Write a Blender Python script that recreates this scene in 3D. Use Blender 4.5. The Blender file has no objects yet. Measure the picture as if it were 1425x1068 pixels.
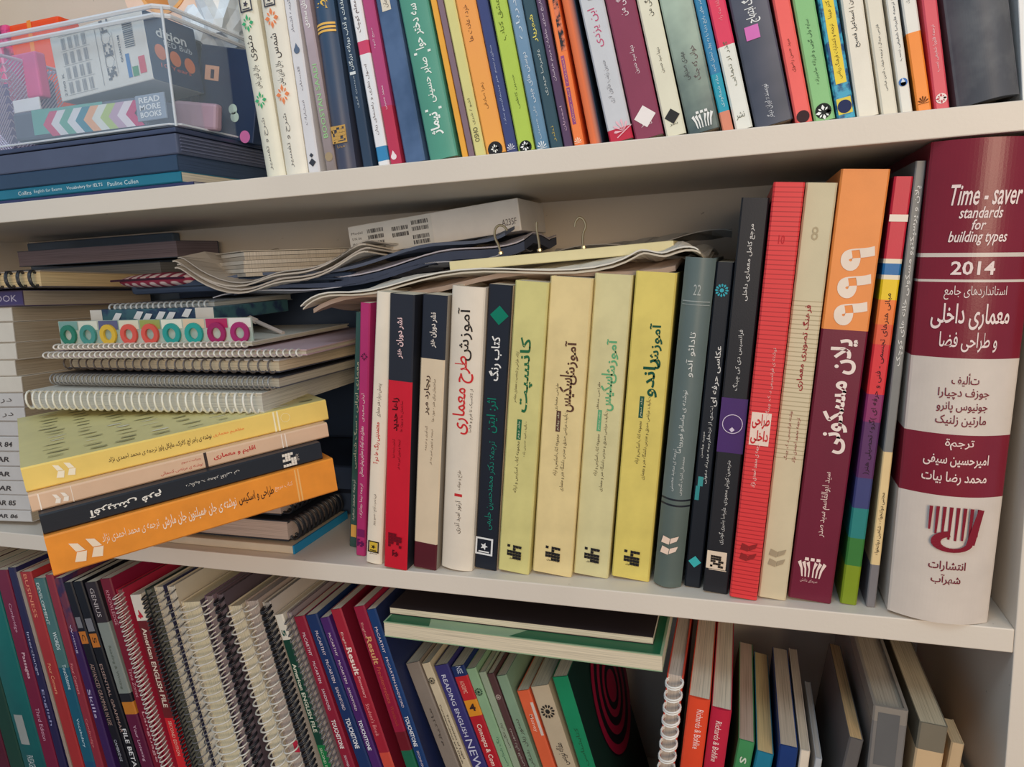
import bpy, bmesh, math, random
from mathutils import Vector as V, Matrix
random.seed(7)
SC = bpy.context.scene
COL = SC.collection
# ---------------------------------------------------------------- camera
F, CX, CY = 985.3, 712.5, 534.0
YAW, PIT, ROL = .3203, .1704, -.0510
CAM = V((0.0, -.5314, .2665))
BAY, TA, TB, DEP, XR = .33, .0182, .0177, .2612, .1785
XL = -1.0
def rotm():
    B = Matrix(((1, 0, 0), (0, 0, -1), (0, 1, 0)))
    c, s = math.cos(YAW), math.sin(YAW); Ry = Matrix(((c, 0, s), (0, 1, 0), (-s, 0, c)))
    c, s = math.cos(PIT), math.sin(PIT); Rx = Matrix(((1, 0, 0), (0, c, -s), (0, s, c)))
    c, s = math.cos(ROL), math.sin(ROL); Rz = Matrix(((c, -s, 0), (s, c, 0), (0, 0, 1)))
    return Rz @ Rx @ Ry @ B
RM = rotm()
def at(px, py, Y=None, Z=None, X=None):
    d = RM.transposed() @ V(((px-CX)/F, (py-CY)/F, 1))
    if Y is not None: t = (Y-CAM.y)/d.y
    elif Z is not None: t = (Z-CAM.z)/d.z
    else: t = (X-CAM.x)/d.x
    return CAM+t*d
cd = bpy.data.cameras.new('camera'); co = bpy.data.objects.new('camera', cd); COL.objects.link(co)
cd.sensor_width = 36; cd.lens = F/1425*36; cd.clip_start = .01
W = RM.transposed()
co.matrix_world = Matrix.Translation(CAM) @ Matrix([[W[i][0], -W[i][1], -W[i][2]] for i in range(3)]).to_4x4()
SC.camera = co
# ---------------------------------------------------------------- light and exposure
vs = SC.view_settings
vs.view_transform = 'Standard'; vs.look = 'None'; vs.gamma = 1; vs.exposure = -0.14; vs.use_curve_mapping = False
def lin(c):
    return tuple((x/255/12.92 if x/255 <= .04045 else ((x/255+.055)/1.055)**2.4) for x in c)
wd = bpy.data.worlds.new('world'); SC.world = wd; wd.use_nodes = True
wd.node_tree.nodes['Background'].inputs[0].default_value = (.62, .80, 1.0, 1)
wd.node_tree.nodes['Background'].inputs[1].default_value = .58
def area(name, loc, target, size, sy, power, col):
    l = bpy.data.lights.new(name, 'AREA'); l.shape = 'RECTANGLE'; l.size = size; l.size_y = sy; l.energy = power; l.color = col
    o = bpy.data.objects.new(name, l); COL.objects.link(o); o.location = loc
    o.rotation_euler = (V(target)-V(loc)).to_track_quat('-Z', 'Y').to_euler(); return o
area('window_light', (-.35, -.9, 1.45), (-.2, 0, .45), .8, .4, 6, (.72, .88, 1.0))
area('ceiling_lamp', (.62, -1.25, .85), (.1, 0, .1), .55, .55, 3.5, (1.0, .80, .60))
area('front_fill', (.95, -2.2, .52), (-.1, 0, .2), 1.1, .7, 28, (1.0, .76, .52))  # added warm fill from the front right, brightens the shelf interior
# ---------------------------------------------------------------- materials
_m = {}
def mat(c, rough=.5, kind='plain', c2=None, sc=1.0, spec=.4, dirt=.06, met=0.0):
    key = (tuple(c), rough, kind, tuple(c2) if c2 else None, sc, spec, dirt, met)
    if key in _m: return _m[key]
    m = bpy.data.materials.new('surface'); m.use_nodes = True; nt = m.node_tree; N = nt.nodes; L = nt.links
    b = N['Principled BSDF']; b.inputs['Roughness'].default_value = rough; b.inputs['Metallic'].default_value = met
    b.inputs['Specular IOR Level'].default_value = spec
    a = lin(c)+(1,)
    tc = N.new('ShaderNodeTexCoord')
    def noise(scale, det=3, vec=None, rg=.55):
        n = N.new('ShaderNodeTexNoise'); n.inputs['Scale'].default_value = scale; n.inputs['Detail'].default_value = det; n.inputs['Roughness'].default_value = rg
        L.new(vec or tc.outputs['Object'], n.inputs['Vector']); return n.outputs[0]
    def ramp(src, p):
        r = N.new('ShaderNodeValToRGB'); L.new(src, r.inputs[0]); el = r.color_ramp.elements
        el[0].position, el[0].color = p[0]; el[1].position, el[1].color = p[-1]
        for q in p[1:-1]:
            e = el.new(q[0]); e.color = q[1]
        return r.outputs[0]
    def mp(s, rot=(0, 0, 0)):
        q = N.new('ShaderNodeMapping'); q.inputs['Scale'].default_value = s; q.inputs['Rotation'].default_value = rot
        L.new(tc.outputs['Object'], q.inputs['Vector']); return q.outputs[0]
    def dk(k): return tuple(x*k for x in a[:3])+(1,)
    if kind == 'plain':
        out = ramp(noise(38*sc, 4), [(.3, dk(1-dirt)), (.65, dk(1+dirt*.5))])
        bp = N.new('ShaderNodeBump'); bp.inputs['Strength'].default_value = .05; bp.inputs['Distance'].default_value = .001
        L.new(noise(900*sc, 2), bp.inputs['Height']); L.new(bp.outputs[0], b.inputs['Normal'])
    elif kind == 'pages':      # sheets stacked along local x
        out = ramp(noise(1, 3, mp((1500, 9, 9)), .7), [(.33, dk(.62)), (.5, dk(.93)), (.7, dk(1.06))])
    elif kind == 'lines':      # bands across the height of a spine
        w = N.new('ShaderNodeTexWave'); w.bands_direction = 'Z'; w.inputs['Scale'].default_value = sc; w.inputs['Distortion'].default_value = 0
        L.new(tc.outputs['Object'], w.inputs['Vector'])
        out = ramp(w.outputs[0], [(.0, lin(c2)+(1,)), (.2, a)])
    elif kind == 'mix':        # patches of two colours
        out = ramp(noise(sc, 4), [(.42, a), (.56, lin(c2)+(1,))])
    elif kind == 'grad':       # printed shading from c (bottom) to c2 (top) over sc metres
        s = N.new('ShaderNodeSeparateXYZ'); L.new(tc.outputs['Object'], s.inputs[0])
        d = N.new('ShaderNodeMath'); d.operation = 'DIVIDE'; L.new(s.outputs[2], d.inputs[0]); d.inputs[1].default_value = sc
        ad = N.new('ShaderNodeMath'); ad.operation = 'MULTIPLY_ADD'; L.new(noise(40, 3), ad.inputs[0]); ad.inputs[1].default_value = .58; L.new(d.outputs[0], ad.inputs[2])
        out = ramp(ad.outputs[0], [(.2, a), (1.0, lin(c2)+(1,))])
    elif kind == 'gradx':
        s = N.new('ShaderNodeSeparateXYZ'); L.new(tc.outputs['Object'], s.inputs[0])
        d = N.new('ShaderNodeMath'); d.operation = 'DIVIDE'; L.new(s.outputs[0], d.inputs[0]); d.inputs[1].default_value = sc
        out = ramp(d.outputs[0], [(.35, a), (.75, lin(c2)+(1,))])
    elif kind == 'board':      # painted chipboard with scuffs
        base = ramp(noise(5, 4), [(.3, dk(.93)), (.7, dk(1.03))])
        sp = ramp(noise(1, 5, mp((70, 70, 110)), .6), [(.0, (1, 1, 1, 1)), (.705, (1, 1, 1, 1)), (.75, (.45, .40, .36, 1))])
        mx = N.new('ShaderNodeMix'); mx.data_type = 'RGBA'; mx.blend_type = 'MULTIPLY'; mx.inputs[0].default_value = .8
        L.new(base, mx.inputs[6]); L.new(sp, mx.inputs[7]); out = mx.outputs[2]
        bp = N.new('ShaderNodeBump'); bp.inputs['Strength'].default_value = .12; bp.inputs['Distance'].default_value = .001
        L.new(noise(350, 3), bp.inputs['Height']); L.new(bp.outputs[0], b.inputs['Normal'])
    elif kind == 'plaid':
        w = N.new('ShaderNodeTexWave'); w.bands_direction = 'X'; w.inputs['Scale'].default_value = sc; L.new(tc.outputs['Object'], w.inputs['Vector'])
        w2 = N.new('ShaderNodeTexWave'); w2.bands_direction = 'Z'; w2.inputs['Scale'].default_value = sc*1.5; L.new(tc.outputs['Object'], w2.inputs['Vector'])
        q = N.new('ShaderNodeMath'); q.operation = 'MULTIPLY'; L.new(w.outputs[0], q.inputs[0]); L.new(w2.outputs[0], q.inputs[1])
        out = ramp(q.outputs[0], [(.15, a), (.45, lin(c2)+(1,))])
    L.new(out, b.inputs['Base Color'])
    _m[key] = m; return m
def clear(c=(225, 238, 245), alpha=.2, rough=.08):
    key = ('clear', tuple(c), alpha)
    if key in _m: return _m[key]
    m = bpy.data.materials.new('clear_plastic'); m.use_nodes = True; b = m.node_tree.nodes['Principled BSDF']
    b.inputs['Base Color'].default_value = lin(c)+(1,); b.inputs['Roughness'].default_value = rough
    b.inputs['Alpha'].default_value = alpha; b.inputs['Specular IOR Level'].default_value = .8
    _m[key] = m; return m
PAGE = (226, 214, 190)
# ---------------------------------------------------------------- object helpers
def link(name, bm, mats, parent=None, mtx=None, smooth=False):
    me = bpy.data.meshes.new(name)
    bmesh.ops.recalc_face_normals(bm, faces=bm.faces[:]); bm.to_mesh(me); bm.free()
    for m in (mats if isinstance(mats, (list, tuple)) else [mats]): me.materials.append(m)
    if smooth:
        for p in me.polygons: p.use_smooth = True
    o = bpy.data.objects.new(name, me); COL.objects.link(o)
    if parent: o.parent = parent
    if mtx is not None: o.matrix_local = mtx
    return o
def tag(o, label, cat, group=None):
    o['label'] = label; o['category'] = cat
    if group: o['group'] = group
    return o
def thing(name, label, cat, P, ex=V((1, 0, 0)), ey=V((0, 1, 0)), group=None):
    ex = ex.normalized(); ey = (ey-ex*ey.dot(ex)).normalized(); ez = ex.cross(ey)
    o = bpy.data.objects.new(name, None); COL.objects.link(o); o.empty_display_size = .02
    m = Matrix((ex, ey, ez)).transposed().to_4x4(); m.translation = P
    o.matrix_world = m
    return tag(o, label, cat, group)
def box(bm, a, b, mi=0, rot=None, ch=0):
    (x0, y0, z0), (x1, y1, z1) = a, b
    co_ = [(x0, y0, z0), (x1, y0, z0), (x1, y1, z0), (x0, y1, z0), (x0, y0, z1), (x1, y0, z1), (x1, y1, z1), (x0, y1, z1)]
    v = [bm.verts.new(rot @ V(c) if rot else c) for c in co_]
    fs = []
    for f in ((0, 1, 2, 3), (4, 5, 6, 7), (0, 1, 5, 4), (1, 2, 6, 5), (2, 3, 7, 6), (3, 0, 4, 7)):
        fc = bm.faces.new([v[i] for i in f]); fc.material_index = mi; fs.append(fc)
    if ch:
        es = list({e for f in fs for e in f.edges}); bmesh.ops.recalc_face_normals(bm, faces=fs)
        bmesh.ops.bevel(bm, geom=es, offset=ch, segments=2, affect='EDGES', profile=.5)
def tube(bm, pts, r, n=6, closed=False, mi=0):
    pts = [V(p) for p in pts]; rings = []; N_ = len(pts); up = None
    for i, p in enumerate(pts):
        d = (pts[(i+1) % N_]-pts[i-1]) if closed else (pts[min(i+1, N_-1)]-pts[max(i-1, 0)])
        d.normalize()
        if up is None: up = V((0, 0, 1)) if abs(d.z) < .9 else V((1, 0, 0))
        s = d.cross(up)
        if s.length < 1e-6: s = d.cross(V((0, 1, 0)))
        s.normalize(); up = s.cross(d).normalized()
        rings.append([bm.verts.new(p+(s*math.cos(2*math.pi*k/n)+up*math.sin(2*math.pi*k/n))*r) for k in range(n)])
    for i in range(N_ if closed else N_-1):
        a, b = rings[i], rings[(i+1) % N_]
        for k in range(n):
            bm.faces.new((a[k], a[(k+1) % n], b[(k+1) % n], b[k])).material_index = mi
    if not closed:
        bm.faces.new(rings[0]).material_index = mi; bm.faces.new(rings[-1]).material_index = mi
def plate(bm, poly, y0, y1, mi=0):
    """closed outline in the x-z plane, given thickness along y"""
    a = [bm.verts.new((p[0], y0, p[1])) for p in poly]; b = [bm.verts.new((p[0], y1, p[1])) for p in poly]
    bm.faces.new(a).material_index = mi; bm.faces.new(b).material_index = mi
    for i in range(len(poly)):
        j = (i+1) % len(poly); bm.faces.new((a[i], a[j], b[j], b[i])).material_index = mi
# ---------------------------------------------------------------- lettering
_f = {'ا': (0xFE8D, 2), 'آ': (0xFE81, 2), 'ب': (0xFE8F, 4), 'پ': (0xFB56, 4), 'ت': (0xFE95, 4), 'ث': (0xFE99, 4), 'ج': (0xFE9D, 4), 'چ': (0xFB7A, 4),
      'ح': (0xFEA1, 4), 'خ': (0xFEA5, 4), 'د': (0xFEA9, 2), 'ذ': (0xFEAB, 2), 'ر': (0xFEAD, 2), 'ز': (0xFEAF, 2), 'ژ': (0xFB8A, 2), 'س': (0xFEB1, 4),
      'ش': (0xFEB5, 4), 'ص': (0xFEB9, 4), 'ض': (0xFEBD, 4), 'ط': (0xFEC1, 4), 'ظ': (0xFEC5, 4), 'ع': (0xFEC9, 4), 'غ': (0xFECD, 4), 'ف': (0xFED1, 4),
      'ق': (0xFED5, 4), 'ک': (0xFB8E, 4), 'گ': (0xFB92, 4), 'ل': (0xFEDD, 4), 'م': (0xFEE1, 4), 'ن': (0xFEE5, 4), 'و': (0xFEED, 2), 'ه': (0xFEE9, 4),
      'ی': (0xFBFC, 4), 'ئ': (0xFE89, 4)}
def shape(s):
    if not any(c in _f for c in s): return s
    out = []; i = 0; prev = False
    while i < len(s):
        c = s[i]
        if c not in _f:
            out.append(c); prev = False; i += 1; continue
        base, n = _f[c]
        if c == 'ل' and i+1 < len(s) and s[i+1] == 'ا':
            out.append(chr(0xFEFC if prev else 0xFEFB)); prev = False; i += 2; continue
        nxt = n == 4 and i+1 < len(s) and s[i+1] in _f
        k = (3 if prev else 2) if nxt else (1 if prev else 0)
        out.append(chr(base+k)); prev = nxt; i += 1
    t = ''.join(reversed(out))
    return t
TEXTS = []          # (curve object, parent, placement, material)
def text(parent, s, s0, s1, u0, u1, c, T, H, rot=90, bold=0., y=-.00035, bulge=0., name='lettering', italic=0., plane='spine'):
    cu = bpy.data.curves.new('letters', 'FONT'); cu.body = shape(s); cu.resolution_u = 2; cu.offset = bold; cu.shear = italic
    o = bpy.data.objects.new('letters', cu); COL.objects.link(o)
    TEXTS.append((o, parent, (s0, s1, u0, u1, T, H, rot, y, bulge, plane), c, name))
def bake_text():
    bpy.context.view_layer.update(); dg = bpy.context.evaluated_depsgraph_get(); groups = {}
    for o, parent, (s0, s1, u0, u1, T, H, rot, y, bulge, plane), c, name in TEXTS:
        me = o.evaluated_get(dg).to_mesh(); vs_ = [v.co.copy() for v in me.vertices]; fs = [tuple(p.vertices) for p in me.polygons]
        if vs_:
            x0 = min(v.x for v in vs_); x1 = max(v.x for v in vs_); y0 = min(v.y for v in vs_); y1 = max(v.y for v in vs_)
            out = []
            for v in vs_:
                a = (v.x-x0)/max(x1-x0, 1e-6); b = (v.y-y0)/max(y1-y0, 1e-6)
                if rot == 90: s_, u_ = s0+(s1-s0)*a, u1+(u0-u1)*b
                elif rot == -90: s_, u_ = s1+(s0-s1)*a, u0+(u1-u0)*b
                elif rot == 180: s_, u_ = s1+(s0-s1)*b, u1+(u0-u1)*a
                else: s_, u_ = s0+(s1-s0)*b, u0+(u1-u0)*a
                if plane == 'spine': out.append((u_*T, y-bulge*(1-(2*u_-1)**2), s_*H))
                elif plane == 'side': out.append((T, u_, s_))      # on the +x face, metres
                elif plane == 'low': out.append((-y+0*T, u_, s_))
            g = groups.setdefault((parent.name, tuple(c), name, s0 if o.data.body == '|' else 0), [parent, [], []]); n0 = len(g[1]); g[1].extend(out)
            g[2].extend(tuple(i+n0 for i in f) for f in fs)
        o.to_mesh_clear()
    for o, *_r in TEXTS:
        cu = o.data; bpy.data.objects.remove(o); bpy.data.curves.remove(cu)
    for (pn, c, name, _k), (parent, vv, ff) in groups.items():
        me = bpy.data.meshes.new(name); me.from_pydata(vv, [], ff); me.materials.append(mat(c, .6, spec=.2))
        ob = bpy.data.objects.new(name, me); COL.objects.link(ob); ob.parent = parent
# ---------------------------------------------------------------- emblems (flat print, 0.3 mm proud)
def poly_ring(cx, cz, r, n, r2=None, ph=0):
    return [(cx+(r if (r2 is None or k % 2 == 0) else r2)*math.cos(ph+2*math.pi*k/n), cz+(r if (r2 is None or k % 2 == 0) else r2)*math.sin(ph+2*math.pi*k/n)) for k in range(n)]
def emblem(root, kind, u, s, size, c, T, H, bulge=0., c2=None, asp=1.0, rot=0.):
    bm = bmesh.new(); cx, cz = u*T, s*H; q = min(size, .78*T)/2; y = -.0004-bulge*(1-(2*u-1)**2); P = []
    if kind == 'disc': P = [[(a*1, b) for a, b in poly_ring(0, 0, q, 20)]]
    elif kind == 'ring':
        a = poly_ring(0, 0, q, 28); b = poly_ring(0, 0, q*.93, 28)
        P = [[a[k], a[(k+1) % 28], b[(k+1) % 28], b[k]] for k in range(28)]
    elif kind == 'diamond': P = [[(0, -q), (q, 0), (0, q), (-q, 0)]]
    elif kind == 'rect': P = [[(-q, -q), (q, -q), (q, q), (-q, q)]]
    elif kind == 'frame': P = [[(-q, -q), (q, -q), (q, -q*.8), (-q, -q*.8)], [(-q, q*.8), (q, q*.8), (q, q), (-q, q)], [(-q, -q), (-q*.8, -q), (-q*.8, q), (-q, q)], [(q*.8, -q), (q, -q), (q, q), (q*.8, q)],
                               poly_ring(0, 0, q*.45, 10, q*.2), [(-q*.6, -q*.7), (q*.6, -q*.7), (q*.6, -q*.55), (-q*.6, -q*.55)]]
    elif kind == 'rosette':
        for k in range(12):
            a = 2*math.pi*k/12; P.append([(math.cos(a+d)*q*r, math.sin(a+d)*q*r) for d, r in ((-.08, .5), (-.19, .85), (0, 1), (.19, .85), (.08, .5))])
        P.append(poly_ring(0, 0, q*.32, 10))
    elif kind == 'leaf':       # two folded leaves, one after the other along the spine
        for dz in (-.52, .48):
            P.append([(-.75*q, (dz-.30)*q), (-.05*q, (dz-.48)*q), (.02*q, (dz+.10)*q), (-.62*q, (dz+.34)*q)])
            P.append([(.02*q, (dz-.40)*q), (.62*q, (dz-.05)*q), (.78*q, (dz+.46)*q), (.08*q, (dz+.14)*q)])
    elif kind == 'arch':
        for sg in (-1, 1):
            for k in range(3):
                w = .12; x = .12+.28*k
                P.append([(sg*q*x, -q), (sg*q*(x+w), -q), (sg*q*(x+w+.08*k), -q*.2), (sg*q*(x+w+.25+.1*k), q*.4), (sg*q*(x+.1+.1*k), q*.6), (sg*q*(x+.04*k), -q*.2)])
        for k in (-1, 0, 1): P.append([(k*q*.5-.18*q, q*.65), (k*q*.5+.18*q, q*.65), (k*q*.5+.16*q, q*.95), (k*q*.5-.16*q, q*.95)])
    elif kind == 'flake':
        
        for k in range(8):
            a = math.pi*k/4; ca, sa = math.cos(a)*q, math.sin(a)*q
            P.append([(ca*.25, sa*.25), (ca*.6-sa*.22, sa*.6+ca*.22), (ca, sa), (ca*.6+sa*.22, sa*.6-ca*.22)] if k % 2 == 0 else [(ca*.3, sa*.3), (ca*.6-sa*.12, sa*.6+ca*.12), (ca*.82, sa*.82), (ca*.6+sa*.12, sa*.6-ca*.12)])
    elif kind == 'stamp':
        random.seed(int(u*99+s*999))
        for i in range(5):
            for j in range(5):
                if random.random() < .68: P.append([(-q+i*.4*q, -q+j*.4*q), (-q+i*.4*q+.36*q, -q+j*.4*q), (-q+i*.4*q+.4*q, -q+j*.4*q+.34*q), (-q+i*.4*q, -q+j*.4*q+.38*q)])
    elif kind == 'drop': P = [poly_ring(0, -q*.3, q*.65, 12), [(-q*.5, 0), (q*.5, 0), (0, q)]]
    elif kind == 'petals':
        for k in range(5):
            a = math.pi*(.1+.2*k); P.append([(0, -q*.5), (math.cos(a-.15)*q*.8, math.sin(a-.15)*q-.3*q), (math.cos(a)*q, math.sin(a)*q*1.2-.3*q), (math.cos(a+.15)*q*.8, math.sin(a+.15)*q-.3*q)])
        P.append([(-q, -q*.62), (q, -q*.62), (q, -q*.52), (-q, -q*.52)])
    elif kind == 'hatch':      # publisher drop: vertical stripes running into a hook
        for k in range(8):
            x = -.9+.24*k; P.append([(x*q, q), ((x+.13)*q, q), ((x+.10)*q, q*(.1-.5*math.sin(math.pi*(k+.5)/9))), ((x+.02)*q, q*(.1-.5*math.sin(math.pi*(k+.5)/9)))])
        a = [(math.cos(t), math.sin(t)) for t in [math.pi*(.55+1.45*k/16) for k in range(17)]]
        for k in range(16):
            (x0, z0), (x1, z1) = a[k], a[k+1]; w0 = .45+.25*k/16; P.append([(x0*q*.75, z0*q*.45-q*.45), (x1*q*.75, z1*q*.45-q*.45), (x1*q*.75*w0, z1*q*.45*w0-q*.45), (x0*q*.75*w0, z0*q*.45*w0-q*.45)])
        P.append([(q*.5, -.5*q), (q*.8, -.5*q), (q*1.0, q), (q*.8, q)])
    cr, sr = math.cos(rot), math.sin(rot)
    for k, p in enumerate(P):
        vv = [bm.verts.new((cx+(a*cr-b*sr)*asp, y-.00004*k, cz+(a*sr+b*cr))) for a, b in p]
        try: f = bm.faces.new(vv); f.material_index = 1 if (c2 and k == len(P)-1) else 0
        except ValueError: pass
    return link('emblem', bm, [mat(c, .6, spec=.2)]+([mat(c2, .6)] if c2 else []), root)
def patch(root, s0, s1, u0, u1, m, T, H, bulge=0., y=-.0002, name='printed_panel'):
    bm = bmesh.new(); n = 26 if bulge else 1; A = []
    for k in range(n+1):
        u = u0+(u1-u0)*k/n; yy = y-bulge*(1-(2*u-1)**2); A.append((bm.verts.new((u*T, yy, s0*H)), bm.verts.new((u*T, yy, s1*H))))
    for k in range(n): bm.faces.new((A[k][0], A[k+1][0], A[k+1][1], A[k][1]))
    return link(name, bm, m, root)
# ---------------------------------------------------------------- one book
def book(label, P, ex, ey, t, h, d, bands, group=None, bulge=.0, hard=0., page=PAGE, side=None, name='book', texts=(), cat='book', tex=None):
    """bands: [(top fraction, material)], bottom first.  local x thickness, y depth, z height"""
    r = thing(name, label, cat, P, ex, ey, group)
    c = .0022 if hard else .0007
    c = min(c, t*.2)
    n = 26 if bulge > .0005 else 2
    q = min(.0012, t*.12)
    out = [(0, d), (0, q)]+[(q+(t-2*q)*k/n, -bulge*(1-(2*k/n-1)**2)) for k in range(n+1)]+[(t, q), (t, d), (t-c, d), (t-c, c+.0005), (c, c+.0005), (c, d)]
    if not isinstance(bands, list): bands = [(1.0, bands)]
    lv = [0.0]+[b[0]*h for b in bands]
    bm = bmesh.new(); rows = [[bm.verts.new((x, y, z)) for x, y in out] for z in lv]; M_ = len(out)
    for i in range(len(lv)-1):
        for k in range(M_):
            f = bm.faces.new((rows[i][k], rows[i][(k+1) % M_], rows[i+1][(k+1) % M_], rows[i+1][k]))
            f.material_index = i
            if side is not None and k in (0, 4+n-1, M_-2, M_-3) or (side is not None and k == 3+n): f.material_index = len(bands) if k != 0 else i
    bm.faces.new(rows[0]).material_index = 0; bm.faces.new(rows[-1]).material_index = len(bands)-1
    ms = [b[1] for b in bands]+([side] if side is not None else [])
    link('cover', bm, ms, r)
    e = .003 if hard else .0003
    bm = bmesh.new(); pb = max(0, bulge-.001) if hard else 0
    o2 = [(c, d-(.004 if hard else .0004)), (c, c+.0006)]+([(c+(t-2*c)*k/6, c+.0006-pb*0) for k in range(1, 6)])+[(t-c, c+.0006), (t-c, d-(.004 if hard else .0004))]
    a = [bm.verts.new((x, y, e)) for x, y in o2]; b = [bm.verts.new((x, y, h-e)) for x, y in o2]
    bm.faces.new(a); bm.faces.new(b)
    for k in range(len(o2)): bm.faces.new((a[k], a[(k+1) % len(o2)], b[(k+1) % len(o2)], b[k]))
    link('page_block', bm, mat(page, .85, 'pages', spec=.1), r)
    for tx in texts:
        k = tx[0]
        if k == 'E': emblem(r, tx[1], tx[2], tx[3], tx[4], tx[5], t, h, bulge, *tx[6:])
        elif k == 'P': patch(r, tx[1], tx[2], tx[3], tx[4], tx[5], t, h, bulge)
        else:
            kw = dict(rot=90, bold=.0); kw.update(tx[6] if len(tx) > 6 else {})
            text(r, tx[0], tx[1], tx[2], tx[3], tx[4], tx[5], t, h, bulge=bulge, **kw)
    return r
Y1 = V((0, 1, 0))
ROW = []
def mid(label, bl, br, tl, d, bands, **k):
    """a book standing on the middle shelf: spine corners on the photograph's plane of the shelf top"""
    Pz = 0.0
    for _ in range(3):
        P = at(bl[0], bl[1], Z=Pz); T_ = at(tl[0], tl[1], Y=P.y); u = (T_-P).normalized(); ex = V((u.z, 0, -u.x))
        R_ = at(br[0], br[1], Y=P.y); t = (R_-P).dot(ex); Pz = t*max(u.x, 0)+.0002
    ROW.append(dict(P=P, T=T_, t=t, Z0=0.0, fn=lambda P, ex, t, h: book(label, P, ex, Y1, t, h, d, bands, **k)))
def flush():
    """settle a row from left to right so that neighbours touch but never pass through each other"""
    def xat(P, T, z): return P.x+(T.x-P.x)*(z-P.z)/(T.z-P.z)
    for i, b in enumerate(ROW[:-1]):
        n = ROW[i+1]; u = (b['T']-b['P']).normalized()
        for f in (.5, 1.0):
            z = b['P'].z+(min(b['T'].z, n['T'].z)-b['P'].z)*f; gap = (xat(n['P'], n['T'], z)-xat(b['P'], b['T'], z))*u.z
            b['t'] = min(b['t'], max(gap, b['t']*.82, .0035))
    out = []; pr = None
    for b in ROW:
        P, T_, t = b['P'].copy(), b['T'].copy(), b['t']; h = (T_-P).length
        if pr:
            rb, rt = pr
            zb = max(P.z, rb.z); zt = min(T_.z, rt.z)
            vb = xat(rb, rt, zb)+.0002-xat(P, T_, zb); vt = xat(rb, rt, zt)+.0002-xat(P, T_, zt)
            if vb > 0 or vt > 0:
                vb, vt = max(vb, 0), max(vt, 0); k = (vt-vb)/(zt-zb); P.x += vb+k*(P.z-zb); T_.x += vb+k*(T_.z-zb)
        u = (T_-P).normalized(); ex = V((u.z, 0, -u.x)); P.z = b['Z0']+.0002+t*max(u.x, 0)
        Tn = P+u*h; pr = (P+ex*t, Tn+ex*t); out.append(b['fn'](P, ex, t-.0002, h))
    ROW.clear(); return out
def cm(c, rough=.42, **k): return mat(c, rough, **k)
# ---------------------------------------------------------------- the bookcase
BC = thing('bookcase', 'white painted bookcase with scuffed shelf boards holding all the books', 'bookcase', V((-.3, 0, -.90)))
BM = mat((226, 215, 200), .45, 'board'); off = BC.location
def bpart(name, a, b, ch=.0008):
    bm = bmesh.new(); box(bm, V(a)-off, V(b)-off, ch=ch); return link(name, bm, BM, BC)
ZT = BAY+TA; ZC = -TB-BAY
bpart('shelf_board', (XL, 0, BAY), (XR, DEP, ZT)); bpart('shelf_board', (XL, 0, -TB), (XR, DEP, 0))
bpart('shelf_board', (XL, 0, ZC-.018), (XR, DEP, ZC)); bpart('shelf_board', (XL, 0, ZT+.60), (XR, DEP, ZT+.618)); bpart('shelf_board', (XL, 0, -.82), (XR, DEP, -.802))
bpart('side_panel', (XR, -.001, -.90), (XR+.02, DEP+.004, ZT+.62)); bpart('side_panel', (XL-.02, -.001, -.90), (XL, DEP+.004, ZT+.62))
bpart('back_panel', (XL, DEP, -.90), (XR, DEP+.004, ZT+.618), 0)
for nm, a, b, m in (('floor', (-2.6, -3.0, -.93), (1.8, DEP+.02, -.90), mat((120, 88, 62), .5, 'mix', (104, 74, 52), 3)), ('wall_back', (-2.6, DEP+.02, -.93), (1.8, DEP+.12, 1.8), mat((222, 218, 210), .8))):
    bm = bmesh.new(); box(bm, a, b); link(nm, bm, m)['kind'] = 'structure'
# ---------------------------------------------------------------- middle shelf: the standing row
G = 'books standing on the middle shelf'
WH = (238, 226, 206); BK = (30, 32, 40)
mid('thin dark green paperback, leftmost of the standing row on the middle shelf', (486, 760), (496, 764), (495, 434), .17, cm((52, 84, 78)), group=G, texts=[
    ('معماری ایرانی - سبک شناسی', .35, .80, .25, .75, (205, 200, 170)), ('ترجمه محمد سعید', .12, .30, .25, .75, (205, 205, 190)), ('P', .045, .10, .2, .95, cm((226, 170, 80)))])
mid('thin magenta paperback between a dark green book and a cream one', (495, 772), (508, 775), (501, 421), .18, cm((176, 44, 106)), group=G, texts=[
    ('E', 'flake', .55, .80, .013, (70, 22, 60)), ('آرش سعیدی', .55, .66, .3, .7, (236, 214, 214)), ('معماری مهد کودک و مدارس پیش دبستانی', .33, .53, .25, .75, (240, 220, 220), dict(bold=.01)),
    ('ترجمه نیما جهانزاده', .16, .30, .3, .7, (236, 214, 214)), ('E', 'rect', .55, .095, .008, (120, 30, 90)), ('E', 'stamp', .55, .055, .009, (90, 22, 80))])
mid('narrow cream paperback with red title, second left of the black-topped red book', (509, 781), (531, 784), (524, 405), .19, cm(WH), group=G, bulge=.001, texts=[
    ('پرسش درباره هنر معماری', .56, .68, .3, .62, (70, 60, 55)), ('معتمدینی رنگ ها دو آ', .385, .54, .25, .62, (196, 40, 44), dict(bold=.02)), ('فریبا نصرت آرانج ؛ خسرو پرویز', .15, .27, .35, .6, (80, 66, 60)),
    ('E', 'rect', .5, .066, .011, (214, 180, 60), None, .7), ('E', 'frame', .5, .066, .011, (40, 34, 20)), ('نشر', .035, .045, .25, .75, (60, 50, 40), dict(rot=0))])
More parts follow.
